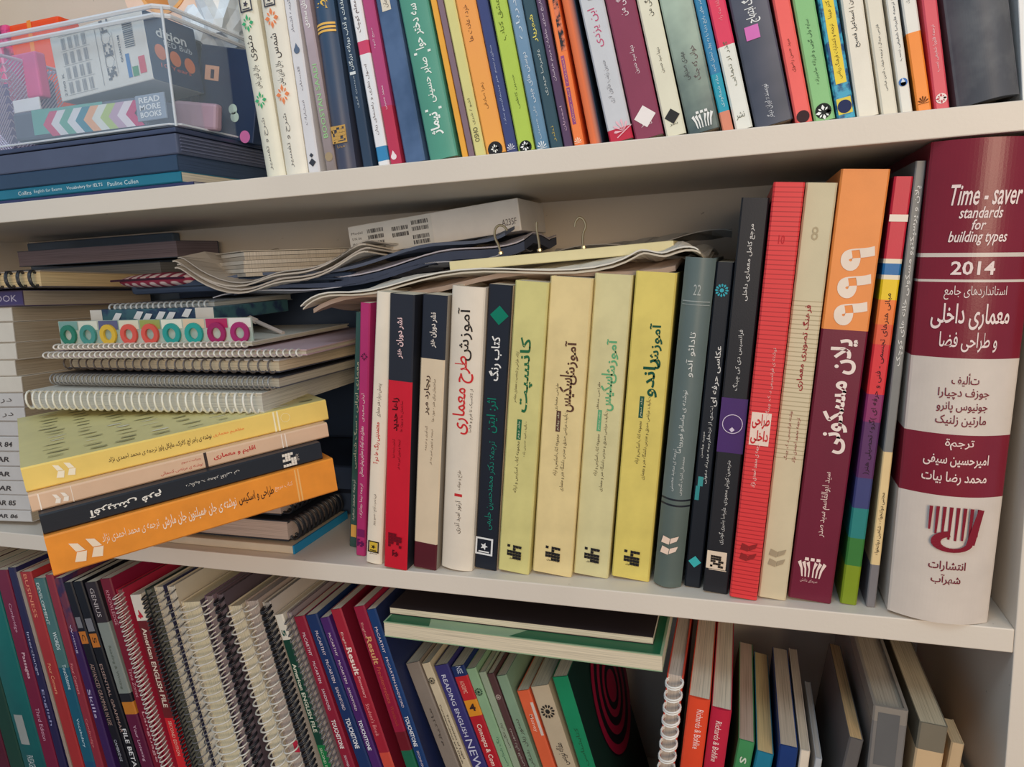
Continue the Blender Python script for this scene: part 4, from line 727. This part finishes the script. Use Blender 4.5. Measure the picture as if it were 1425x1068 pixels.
# ---------------------------------------------------------------- notebooks lying flat under the jutting stack
A = at(408, 772, Z=0); A.z = 0
r = thing('document_folder', 'thin cream folder with a bright blue side edge, under the grey-paged notebooks', 'folder', A+V((-.27, 0, .0003)))
fd = at(482, 722, Z=0).y-A.y
bm = bmesh.new(); box(bm, (0, 0, 0), (.27, fd, .008), ch=.001); link('card', bm, cm((206, 190, 166)), r)
bm = bmesh.new(); box(bm, (.2702, .0, .0), (.272, fd, .0085)); link('blue_edge', bm, cm((30, 130, 176)), r)
z0 = .009
for lb, th, dx, dy, wd_ in (('thick grey-paged notebook with large black wire on its right side, directly on the cream folder', .023, .006, .006, .20), ('grey-paged notebook with black wire, just under the orange book', .014, .016, .012, .19)):
    spiral(lb, V((A.x-dx, A.y+dy+fd*.92, z0)), V((0, 0, 1)), V((-1, 0, 0)), th, fd*.92, wd_, [cm((36, 40, 50)), cm((40, 44, 54))], (mat((30, 32, 38), .3, spec=.6), .0011, .0068), twin=True, group='notebooks lying under the jutting stack', page=(196, 176, 164)); z0 += th+.0006
# ---------------------------------------------------------------- pile of spiral notebooks
GP = 'spiral notebooks piled on the middle shelf'
GP1 = (216, 210, 196)
lspiral('cream notebook with bold white wire, lowest of the pile above the yellow book', 42, 366, 546, 577, -.022, .20, [cm(GP1), cm(GP1)], (mat((232, 228, 214), .3, spec=.7), .0011, .0085), group=GP, page=(206, 202, 190))
lspiral('grey notebook with dense dark wire, second of the pile above the yellow book', 52, 388, 524, 543, -.014, .20, [cm((90, 90, 96)), cm((60, 60, 66))], (mat((150, 148, 144), .35, spec=.6, met=.3), .0009, .0055), group=GP, page=(186, 178, 160), yaw=.06)
lspiral('cream notebook with wide-spaced brown wire, third of the pile above the yellow book', 57, 388, 500, 521, -.008, .20, [cm((80, 80, 90)), cm((190, 180, 170))], (mat((96, 88, 84), .35, spec=.6), .0009, .0105), group=GP, page=(208, 190, 160), yaw=.1)
lspiral('thin pink notebook with twisted white wire under the ring-patterned one', 62, 426, 485, 497, .0, .20, [cm((190, 160, 166)), cm((196, 168, 172))], (mat((226, 220, 210), .3, spec=.7), .0009, .0065), group=GP, page=(200, 190, 170))
rp = lspiral('notebook with a raised cover printed with coloured rings', 76, 350, 474, 484, .006, .17, [cm((170, 160, 150)), cm((200, 196, 184))], (mat((236, 226, 214), .3, spec=.7), .0009, .0062), page=(200, 196, 180))
a, ex, w, h = frame_px((84, 482), (352, 480), (84, 449), .012)
rc = thing('ring_patterned_flap', 'upright cardboard divider printed with a row of coloured rings', 'divider', a+V((0, .0015, .001)), ex)
bm = bmesh.new(); box(bm, (0, 0, 0), (w, .0012, h)); link('card', bm, mat((186, 190, 176), .6, 'mix', (150, 170, 160), 25), rc)
random.seed(3)
for k in range(9):
    x0 = w*(k/9)+.001; decal(rc, [rect(x0, h*.62, x0+w/9.6, h*.98)], ((120, 160, 150), (216, 214, 196), (92, 92, 126), (214, 210, 186), (150, 156, 80), (226, 222, 204), (218, 190, 160), (176, 40, 90), (222, 214, 206))[k], 'colour_tab')
    cc = ((40, 120, 96), (70, 140, 130), (216, 176, 52), (214, 84, 70), (214, 84, 70), (40, 150, 142), (40, 156, 146), (156, 30, 90), (160, 36, 100))[k]
    A1 = poly_ring(x0+w/19, h*.42, h*.42, 20); B1 = poly_ring(x0+w/19, h*.42, h*.22, 20)
    bm = bmesh.new()
    for i in range(20): plate(bm, [A1[i], A1[(i+1) % 20], B1[(i+1) % 20], B1[i]], -.0028, -.0005)
    bmesh.ops.remove_doubles(bm, verts=bm.verts[:], dist=1e-6); link('coloured_ring', bm, cm(cc, .4), rc)
r, w, h = block('patterned_box', 'narrow navy box with white abstract shapes and white end labels', 'box', (128, 450), (299, 447), (128, 432), .035, .12, mat((40, 56, 84), .5, 'mix', (60, 96, 104), 60), 'box_shell')
decal(r, [rect(0, 0, w*.1, h), rect(w*.86, 0, w, h)], (206, 198, 186))
decal(r, [[(w*a_, h*b_), (w*(a_+.05), h*(b_-.1)), (w*(a_+.09), h*(b_+.5)), (w*(a_+.04), h*(b_+.55))] for a_, b_ in ((.18, .2), (.36, .3), (.43, .12), (.54, .25), (.62, .2), (.75, .4))], (214, 214, 214), 'printed_shapes', -.0006)
lspiral('grey notebook with slanted grey wire, behind the navy patterned box', 153, 298, 417, 431, .05, .13, [cm((130, 136, 140)), cm((120, 126, 130))], (mat((176, 178, 176), .35, spec=.6), .0012, .0066), page=(170, 172, 168))
# plaid pouch: a soft pillow shape
a, ex, w, h = frame_px((152, 405), (258, 400), (152, 383), .085)
pr = thing('plaid_pouch', 'small red and white plaid fabric pouch tucked in the notebook pile', 'pouch', a, ex)
bm = bmesh.new(); nx = 16; ring = []
for i in range(nx+1):
    s_ = math.sin(math.pi*i/nx)**.22 if 0 < i < nx else .3
    ring.append([bm.verts.new((w*i/nx, .03+.03*s_*math.cos(q), h*.5+h*.5*s_*math.sin(q))) for q in [2*math.pi*k/12 for k in range(12)]])
for i in range(nx):
    for k in range(12): bm.faces.new((ring[i][k], ring[i+1][k], ring[i+1][(k+1) % 12], ring[i][(k+1) % 12]))
bm.faces.new(ring[0]); bm.faces.new(ring[-1]); link('fabric', bm, mat((150, 50, 76), .9, 'plaid', (226, 206, 206), 24), pr, smooth=True)
bm = bmesh.new(); tube(bm, [(w*.02, .002, h*.6), (w*.5, -.002, h*.62), (w*.98, .002, h*.6)], .0012, 5); link('zip', bm, cm((70, 40, 60)), pr)
# dark folders behind the notebooks; the tall one is an added stand-in for shade
NV = mat((62, 78, 104), .6, 'mix', (52, 66, 90), 6)
zt3 = at(153, 416, Y=.05).z+.0015
for lb, th, x0, x1, y0, zz in (('dark navy document box on the middle shelf, low behind the grey-paged notebooks', .055, -.70, -.375, .118, .0005), ('tall dark navy panel added as shade against the back panel behind the spiral notebooks', .20, -.715, -.372, .234, .0560), ('dark navy zipped folder lying above the notebook pile, under the curled papers', .014, -.655, -.372, .10, zt3)):
    r = thing('folder_or_shade', lb, 'folder', V((x0, y0, zz)), group=None); bm = bmesh.new(); box(bm, (0, 0, 0), (x1-x0, (.229 if zz == zt3 else .258)-y0, th), ch=.004); link('shell', bm, NV, r)
    bm = bmesh.new(); box(bm, (.01, -.0008, th*.46), (x1-x0-.01, .0005, th*.54)); link('seam', bm, cm((24, 30, 44)), r)
r = thing('backing_folder', 'large slate blue folder standing against the back panel at the far left', 'folder', V((-.985, .246, .0005)))  # folder also added to darken the back left corner
bm = bmesh.new(); box(bm, (0, 0, 0), (.985-.722, .013, .327), ch=.002); link('cover', bm, mat((92, 108, 128), .6), r)
bm = bmesh.new(); a = at(347, 443, Y=.088); b = at(394, 464, Y=.07)
pn = thing('stylus_pen', 'pale grey stylus pen leaning on the dark folders beside the ring-patterned notebook', 'pen', b)
tube(bm, [(0, 0, 0), tuple((a-b)*.8)], .0022, 8); link('barrel', bm, cm((176, 166, 160)), pn)
bm = bmesh.new(); tube(bm, [tuple((a-b)*.8), tuple((a-b)*.98), tuple(a-b)], .0032, 8); link('cap', bm, cm((190, 180, 172)), pn)
# ---------------------------------------------------------------- magazine column at the left
GMG = 'white-spined magazines stacked at the left of the middle shelf'
mg = [(46, 735, 'MEMAR 86'), (43, 711, 'MEMAR 85'), (41, 690, 'MEMAR'), (39, 670, 'MEMAR'), (38, 650, 'MEMAR'), (38, 629, 'MEMAR 84'), (37, 608, ''), (36, 587, 'در'), (34, 567, 'در'), (32, 547, ''), (23, 524, ''), (24, 501, ''), (21, 477, ''), (18, 448, ''), (33, 426, 'purple'), (33, 403, '')]
ordn = ['lowest', 'second', 'third', 'fourth', 'fifth', 'sixth', 'seventh', 'eighth', 'ninth', 'tenth', 'eleventh', 'twelfth', 'thirteenth', 'fourteenth']
zz = .005; random.seed(5)
for i in range(len(mg)-1):
    x, y, tx = mg[i]; YM = .02; a = at(x, y, Y=YM); b = at(mg[i+1][0], mg[i+1][1], Y=YM); t = max(.008, b.z-zz)
    yaw = .10+random.uniform(-.02, .02); tilt = .02+.0022*i
    ey = V((-math.sin(yaw), math.cos(yaw), -tilt)); exx = V((0, tilt, 1))
    P = V((a.x, YM, zz)); L = .15
    if tx == 'purple':
        book('dark purple-labelled book on top of the white-spined magazines', P, exx, ey, t-.0004, L, .19, cm((92, 80, 112)), texts=[('P', .0, .42, .12, .9, cm((74, 62, 110))), ('SKETCH BOOK', .05, .6, .3, .7, (190, 184, 206), LT)], side=cm((150, 140, 130)), page=(190, 178, 160))
    else:
        texts = []
        if tx.startswith('M'): texts = [(tx, .12 if '8' in tx else .15, .44, .32, .66, (70, 66, 66), dict(rot=-90, bold=.025, italic=.2))]
        elif tx: texts = [(tx, .10, .2, .3, .65, (90, 86, 84), LT)]
        r = book('white-spined magazine, %s from the shelf board in the left stack' % ordn[i] + (', marked %s' % tx if tx.startswith('M') and '8' in tx else ''), P, exx, ey, t-.0004, L, .2, cm((214, 206, 192) if i > 8 else (200, 196, 192)), texts=texts, group=GMG, cat='magazine', name='magazine', page=(186, 172, 150))
    zz += t
a = at(60, 399, Y=.015)
spiral('cream notebook with large black rings on top of the left magazine column', V((a.x, .012, zz+.0006)), V((0, .05, 1)), V((-.12, 1, -.06)), .019, .14, .155, [cm((90, 84, 90)), cm((170, 156, 140))], (BW, .0011, .0125), twin=True, page=(222, 196, 150))
# two large books lying at the back left on a dark box
for k, (yb, yt, xr_, lb, cc) in enumerate(((362, 343, 222, 'grey lying book at the back left, lower of two under the top board', (120, 122, 124)), (345, 328, 246, 'pinkish grey lying book at the back left, upper of two under the top board', (136, 124, 132)))):
    a = at(xr_, yb, Y=.17); b = at(xr_, yt, Y=.17); t = min(b.z-a.z, .02)
    book(lb, V((a.x-.26, .17+.073, .268+k*.024)), V((0, 0, 1)), V((0, -1, 0)), .02, .26, .073, cm((60, 72, 88)), page=cc, group='books lying at the back left')
# ---------------------------------------------------------------- papers, pad and boxes above the row
def pile(name, label, cat, px, Y, dv, layers, group=None):
    p = at(*px[0], Y=Y); r = thing(name, label, cat, p, group=group)
    for k, (dy, th, c, x0) in enumerate(layers):
        pts = [q+V((0, 0, dy)) for q in curve([(x+x0, y) for x, y in px], Y)]
        strip('sheet', pts, dv, th, cm(c, .7), r)
    return r
pile('paper_bundle', 'curled bundle of grey-white papers sagging over the dark folders', 'papers', [(243, 372), (275, 390), (345, 404), (405, 392), (470, 366), (512, 353)], .09, V((.03, .13, .006)),
     [(.000, .0016, (206, 198, 186), 0), (.0035, .0016, (196, 188, 178), 4), (.007, .0016, (208, 200, 188), -2), (.0105, .0012, (190, 184, 176), 6)])
pile('plastic_folder', 'long bluish plastic folders with glittering white edges under the long white box', 'folder', [(296, 414), (400, 404), (520, 385), (620, 366), (700, 348)], .10, V((.0, .12, .004)), [(.0, .0010, (196, 200, 212), 0), (.010, .008, (70, 80, 104), 30), (.0125, .0012, (206, 202, 214), 30), (.018, .003, (96, 106, 128), 4)])
# note pad, turned corner-on
a = at(342, 386, Y=.085); r = thing('note_pad', 'small thick pad of loose note sheets turned corner-on, on the curled papers', 'notepad', a+V((0, 0, .0005)), V((.55, .83, 0)), V((-.83, .55, 0)))
for k in range(6):
    bm = bmesh.new(); o_ = random.uniform(-.002, .002); box(bm, (o_, o_, .0042*k), (.125+o_, .078-o_, .0042*k+.0038)); link('sheet_block', bm, mat((224, 216, 202) if k % 2 else (206, 196, 180), .8, 'pages'), r)
bm = bmesh.new(); box(bm, (-.003, -.002, .0254), (.131, .082, .0262)); link('top_sheet', bm, cm((214, 206, 190)), r)
r, w, h = block('long_white_box', 'long white cardboard box with a barcode label, lying under the upper board', 'box', (490, 358), (726, 321), (484, 316), .13, .09, cm((232, 228, 222), .5))
decal(r, [rect(w*.01, h*.04, w*.51, h*.97)], (222, 220, 214), 'label')
def barcode(r, x, z, ww, hh, c=(50, 48, 52), y=-.0006, n=14, vert=False):
    q = []; random.seed(int(x*1e4)+int(z*1e4))
    for k in range(n):
        b_ = random.uniform(.35, .8)/n
        q.append(rect(x+ww*k/n, z, x+ww*(k/n+b_), z+hh) if not vert else rect(x, z+hh*k/n, x+ww, z+hh*(k/n+b_)))
    bm = bmesh.new()
    for p in q: bm.faces.new([bm.verts.new((a_, y, b_)) for a_, b_ in p])
    link('barcode', bm, cm(c), r)['kind'] = 'stuff'
for bx, bz in ((.12, .66), (.12, .46), (.12, .25), (.12, .06), (.27, .60), (.27, .40), (.39, .70), (.39, .50), (.39, .24), (.39, .07)): barcode(r, w*bx, h*bz+h*.02, w*.10, h*.13)
for k in range(4): text(r, ('Model', 'S/N 06', 'IMEI', 'EAN')[k], h*(.70-.18*k), h*(.78-.18*k), w*.02, w*(.09-.01*k), (90, 88, 92), 1, 1, rot=0, y=-.0006)
text(r, 'A235F', h*.22, h*.42, w*.90, w*.98, (110, 104, 104), 1, 1, rot=0, y=-.0006)
# cream board with three brass hooks
r, w, h = block('hook_board', 'cream wooden board with three small brass hooks, lying above the books', 'hook rack', (626, 378), (938, 350), (625, 364), .045, .05, cm((232, 220, 170), .5), 'board')
Oi = r.matrix_world.inverted(); HB = mat((196, 176, 140), .3, met=.8, spec=.6)
for k, pts in enumerate(([(697, 354), (694, 342), (689, 331), (689, 320), (694, 314), (701, 315), (706, 321)], [(751, 350), (750, 338), (748, 326), (747, 317), (747, 309)], [(812, 346), (811, 334), (812, 324), (815, 315), (812, 306), (806, 303), (801, 309), (800, 316)])):
    p3 = [Oi @ q for q in curve(pts, .065, 4)]; base_z = h
    p3 = [V((q.x, q.y, max(q.z, h-.001))) for q in p3]
    bm = bmesh.new(); tube(bm, p3, .0011, 7); tube(bm, [p3[0], p3[0]+V((0, 0, .002))], .0024, 8); link('hook', bm, HB, r, smooth=False)
pile('paper_stack', 'long white and brown papers with a curled right corner, lying on the standing books', 'papers', [(418, 424), (470, 405), (560, 388), (700, 374), (850, 360), (900, 350), (934, 340), (972, 351)], .03, V((.01, .10, .0)), [(-.001, .0012, (222, 216, 204), 0), (-.0035, .0014, (204, 192, 172), 3)])
pile('brown_paper', 'brown card sheet under the white papers above the standing books', 'papers', [(436, 430), (520, 408), (640, 391), (780, 379), (940, 366)], .034, V((.01, .09, .0)), [(.0, .004, (168, 144, 126), 0)])
pile('torn_paper', 'torn grey paper sheet sticking out behind the hook board', 'papers', [(770, 352), (860, 341), (935, 331), (1018, 323)], .13, V((.0, .05, .0)), [(.0, .0008, (170, 166, 160), 0)])
# ---------------------------------------------------------------- top shelf, left end
GS = 'flat things stacked under the clear plastic box'
def flat(label, r_, zlo, zhi, cov, l=-.86, d=.2, **k):
    x = at(r_, 230, Y=.008).x
    return book(label, V((x, .008, ZT+zlo+.0002)), V((0, 0, 1)), Y1, zhi-zlo-.0004, x-l, d, cov, group=GS, **k)
def zof(x, y): return at(x, y, Y=.008).z-ZT
z1_, z2_, z3_, z4_ = max(.004, zof(262, 254)), zof(249, 238), zof(247, 214), zof(245, 176)
flat('thin navy and white booklet at the very bottom of the top-left stack', 266, 0, z1_, cm((52, 56, 96)), page=(200, 198, 196), d=.19)
flat('teal exam practice book with white spine lettering in the top-left stack', 250, z1_, z2_, cm((34, 116, 140)), d=.19, texts=[('Collins', .484, .53, .3, .7, (226, 236, 236), LT), ('English for Exams', .378, .474, .3, .7, (206, 226, 230), LT), ('Vocabulary for IELTS', .243, .362, .3, .7, (220, 232, 234), LT), ('Pauline Cullen', .13, .227, .3, .7, (206, 226, 230), LT)])
flat('plain dark navy book in the top-left stack', 247, z2_, z3_, cm((50, 72, 98)), d=.2, page=(70, 86, 112))
r = thing('flat_case', 'dark slate ribbed flat case directly under the clear plastic box', 'case', V((-.86, .008, ZT+z3_)), group=GS)
x = at(245, 190, Y=.008).x+.86; hh = z4_-z3_-.0004
bm = bmesh.new(); box(bm, (0, 0, 0), (x, .2, hh*.8), ch=.0015); link('base', bm, cm((84, 92, 116), .35), r)
bm = bmesh.new(); box(bm, (-.001, -.001, hh*.82), (x+.001, .201, hh), ch=.001); link('lid', bm, cm((66, 76, 104), .35), r)
for k in range(5):
    bm = bmesh.new(); box(bm, (x, .004, hh*(.14+.13*k)), (x+.0012, .19, hh*(.19+.13*k))); link('rib', bm, cm((104, 110, 134), .35), r)
# clear plastic box
ZB = ZT+z4_+.0006; zt_ = at(205, 12, Y=.008).z; HB_ = zt_-ZB; bx0 = -.86; bx1 = at(244, 160, Y=.008).x-.001; bw = bx1-bx0; bd = .2
CB = thing('clear_plastic_box', 'large clear plastic box full of stationery at the left of the top shelf', 'box', V((bx0, .008, ZB)))
CL = clear((214, 232, 246), .13); CR = clear((240, 246, 252), .7)
for nm, a, b in (('bottom', (0, 0, 0), (bw, bd, .0012)), ('front_wall', (0, 0, .0012), (bw, .0012, HB_)), ('back_wall', (0, bd-.0012, .0012), (bw, bd, HB_)), ('side_wall', (bw-.0012, .0012, .0012), (bw, bd-.0012, HB_)), ('side_wall', (0, .0012, .0012), (.0012, bd-.0012, HB_))):
    bm = bmesh.new(); box(bm, a, b); link(nm, bm, CL, CB)
bm = bmesh.new()
for z, e in ((HB_, .003), (HB_-.007, .002), (.002, .0012)):
    tube(bm, [(-e+.004, -e, z), (bw-.006, -e, z), (bw+e, .006, z), (bw+e, bd, z), (.0, bd+e, z), (-e, .004, z)], .0021 if z > .01 else .0009, 6, closed=True)
link('rim', bm, CR, CB)['kind'] = 'stuff'
bm = bmesh.new(); tube(bm, [(bw-.0005, .001, .0), (bw-.0005, .001, HB_)], .0012, 6); link('corner_edge', bm, CR, CB)
# things inside it
r, w, h = block('bulb_carton', 'white and dark blue light bulb carton tilted inside the clear plastic box', 'carton', (86, 142), (214, 110), (64, 50), .02, .065, [cm((228, 228, 224)), cm((40, 66, 104))], 'carton')
for f in r.children[0].data.polygons:
    if f.normal.x > .9: f.material_index = 1
for k in range(3):
    bm = bmesh.new(); c3 = poly_ring(.014+.018*k, h*.44-.002*k, .007, 16); bm.faces.new([bm.verts.new((w+.0004, a_, b_)) for a_, b_ in c3]); link('orange_disc', bm, cm((244, 140, 90)), r)
text(r, 'dition', h*.66, h*.80, .012, .05, (240, 246, 250), w+.0005, 1, rot=0, plane='side', bold=.02); text(r, 'LED Bulb', h*.56, h*.64, .020, .056, (220, 230, 240), w+.0005, 1, rot=0, plane='side'); text(r, '10 Years', h*.22, h*.28, .012, .05, (240, 120, 110), w+.0005, 1, rot=0, plane='side')
barcode(r, w*.78, h*.52, w*.1, h*.4, (70, 80, 96), vert=True)
for k in range(4):
    for j in range(4): barcode(r, w*(.12+.075*j), h*(.08+.215*k), w*.045, h*.17, (150, 152, 158), n=7)
decal(r, [rect(w*.10, h*(.06+.215*k), w*.42, h*(.064+.215*k)) for k in range(5)], (120, 124, 132), 'table_lines')
decal(r, [rect(w*.49, h*.08, w*.496, h*.95), rect(w*.55, h*.25, w*.556, h*.9), rect(w*.66, h*.2, w*.664, h*.8)], (150, 152, 158), 'table_lines')
text(r, 'QUANTUM', h*.34, h*.72, w*.71, w*.735, (70, 76, 90), 1, 1, rot=90, y=-.0005, bold=.02); text(r, '2700 K', h*.06, h*.40, w*.06, w*.085, (70, 76, 90), 1, 1, rot=90, y=-.0005)
decal(r, [rect(w*.76, h*.10, w*.80, h*.44)], (70, 130, 190), 'energy_label'); decal(r, [rect(w*.81, h*.10, w*.87, h*.24)], (90, 160, 120), 'energy_label'); decal(r, [rect(w*.885, h*.12, w*.95, h*.36)], (220, 90, 110), 'energy_label')
for k in range(5): emblem(r, 'ring' if k % 2 else 'stamp', .60, .9-.17*k, .011, (110, 114, 124), w, h)
r, w, h = block('pencil_case', 'grey pencil case with a colourful chevron band inside the clear plastic box', 'pencil case', (22, 198), (206, 176), (14, 158), .012, .05, cm((96, 104, 124)), 'case_body', ch=.003)
decal(r, [rect(w*.16, h*.15, w*.30, h*1.0), rect(w*.3, h*.75, w*.7, h*.98)], (110, 176, 168), 'fabric_band')
for k, c in enumerate(((210, 90, 130), (226, 226, 232), (110, 176, 160), (226, 226, 232), (70, 140, 160), (240, 180, 140), (226, 230, 226), (186, 206, 130), (200, 170, 196), (236, 228, 236), (206, 60, 120))):
    x0 = w*(.24+.062*k); q = w*.062; decal(r, [[(x0, h*.46), (x0+q, h*.46), (x0+q*2.0, h*.88), (x0+q*1.0, h*.88)], [(x0, h*.46), (x0+q, h*.46), (x0+q*2.0, h*.05), (x0+q*1.0, h*.05)]], c, 'chevron', -.0006-.00002*k)
r, w, h = block('book_tag', 'small clear tag lettered READ MORE BOOKS inside the clear plastic box', 'tag', (192, 170), (232, 164), (187, 134), .0105, .002, cm((150, 164, 184), .3), 'tag_card', ch=.0006)
for k, s_ in enumerate(('READ', 'MORE', 'BOOKS')): text(r, s_, h*(.68-.28*k), h*(.90-.28*k), w*.14, w*.86, (236, 240, 244), 1, 1, rot=0, y=-.0005, bold=.02)
r, w, h = block('black_packet', 'dark blue packet with small printed shapes at the right inside the clear plastic box', 'packet', (272, 186), (352, 200), (290, 62), .09, .03, cm((46, 62, 92), .4), 'packet_body', yaw=0)
decal(r, [rect(w*.10, h*.62, w*.34, h*.78)], (226, 176, 150), 'printed_square'); decal(r, [rect(w*.2, h*.64, w*.26, h*.74)], (60, 60, 80), 'printed_square', -.0006); emblem(r, 'disc', .62, .34, .010, (190, 214, 206), w, h); emblem(r, 'disc', .66, .26, .010, (190, 214, 206), w, h); emblem(r, 'disc', .86, .06, .012, (214, 120, 180), w, h)
r, w, h = block('pink_sachet', 'folded dusty pink sachet leaning in the corner inside the clear plastic box', 'sachet', (240, 176), (300, 182), (232, 138), .045, .01, cm((176, 150, 166), .5), 'sachet_body', ch=.003)
# wire mesh pen holder with pink contents
a = at(-8, 196, Y=.07); b = at(72, 196, Y=.07); top = at(30, 62, Y=.07); H_ = top.z-a.z; W_ = b.x-a.x
r = thing('mesh_pen_holder', 'lilac wire mesh pen holder inside the clear plastic box', 'pen holder', V((a.x, .028, ZB+.0015)))
bm = bmesh.new(); n = 24
for k in range(-n, n):
    for sg in (1, -1):
        p0 = []
        for j in range(13):
            z = H_*j/12; xx = W_*k/n+sg*z*.9
            if 0 <= xx <= W_: p0.append((xx, 0, z))
        if len(p0) > 1: tube(bm, p0, .0007, 4)
for k in range(-n, n):
    for sg in (1, -1):
        p0 = [(W_, W_*k/n+sg*H_*j/12*.9, H_*j/12) for j in range(13) if 0 <= W_*k/n+sg*H_*j/12*.9 <= W_*.8]
        if len(p0) > 1: tube(bm, p0, .0007, 4)
link('mesh_wall', bm, mat((206, 196, 220), .35, met=.4), r)['kind'] = 'stuff'
bm = bmesh.new(); tube(bm, [(0, 0, H_), (W_, 0, H_), (W_, W_*.8, H_), (0, W_*.8, H_)], .0018, 6, closed=True); link('rim', bm, mat((216, 206, 226), .35), r)
bm = bmesh.new(); box(bm, (.004, W_*.55, .002), (W_-.006, W_*.76, H_*.9), ch=.004); link('inner_panel', bm, cm((120, 104, 146)), r)
r2, w, h = block('pink_eraser', 'bright pink sponge shape inside the mesh pen holder', 'sponge', (14, 142), (58, 134), (8, 78), .05, .012, cm((240, 100, 160)), 'sponge_body', ch=.002)
r, w, h = block('white_card', 'small white plastic card in front of the mesh pen holder inside the clear box', 'card', (20, 158), (56, 152), (20, 140), .0245, .002, cm((242, 242, 246), .3), 'card', ch=.0006)
# things lying on the box
r, w, h = block('orange_wallet', 'bright orange-red plastic wallet standing at the back inside the clear plastic box', 'wallet', (34, 190), (104, 180), (28, 31), .155, .03, cm((255, 84, 30), .3), 'wallet_body', ch=.004)
decal(r, [rect(w*.4, 0, w*.48, h)], (255, 150, 60), 'clasp_band')
r, w, h = block('pink_case', 'pink patterned case at the far left inside the clear plastic box', 'case', (-30, 200), (32, 192), (-30, 40), .150, .03, mat((240, 90, 150), .4, 'mix', (120, 40, 90), 60), 'case_body', ch=.003)
decal(r, [[(w*.5, 0), (w*.56, 0), (w*.8, h), (w*.74, h)], [(w*.95, 0), (w, 0), (w*.8, h), (w*.74, h)]], (250, 160, 200), 'strap')
r, w, h = block('inner_carton', 'plain slate grey carton behind the light bulb carton inside the clear box', 'carton', (186, 184), (266, 186), (180, 52), .10, .05, cm((92, 106, 134)), 'carton')
ce = at(226, -28, Y=.10); rr_ = .052
r = thing('tape_roll', 'large peach-coloured roll of tape standing in the clear plastic box', 'tape', ce, V((1, 0, 0)))
def annulus(bm, ro, ri, y0, y1, n=40):
    g = [[bm.verts.new((q*math.cos(2*math.pi*k/n), y, q*math.sin(2*math.pi*k/n))) for q, y in ((ro, y0), (ro, y1), (ri, y1), (ri, y0))] for k in range(n)]
    for k in range(n):
        for j in range(4): bm.faces.new((g[k][j], g[(k+1) % n][j], g[(k+1) % n][(j+1) % 4], g[k][(j+1) % 4]))
bm = bmesh.new(); annulus(bm, rr_, rr_*.62, 0, .035); link('tape_winding', bm, cm((250, 214, 190), .35), r, smooth=False)
bm = bmesh.new(); annulus(bm, rr_*.615, rr_*.55, -.001, .036); link('cardboard_core', bm, cm((242, 178, 110), .5), r)
random.seed(9)
r = thing('plastic_bag', 'crumpled white plastic bag beside the tape roll at the top of the clear box', 'bag', at(306, 40, Y=.12))
bm = bmesh.new(); bmesh.ops.create_icosphere(bm, subdivisions=3, radius=1)
for v in bm.verts:
    f = 1+.16*math.sin(7*v.co.x+3*v.co.z)+.12*math.sin(9*v.co.y-5*v.co.z)+random.uniform(-.05, .05); v.co = V((v.co.x*.030*f, v.co.y*.028*f, v.co.z*.040*f+.012))
link('bag_film', bm, cm((226, 236, 244), .25), r, smooth=False)
bm = bmesh.new(); tube(bm, [(-.012, -.02, .035), (-.006, -.03, .06), (.008, -.03, .06), (.012, -.02, .035)], .003, 6); link('bag_handle', bm, cm((200, 224, 236), .3), r)
bake_text()
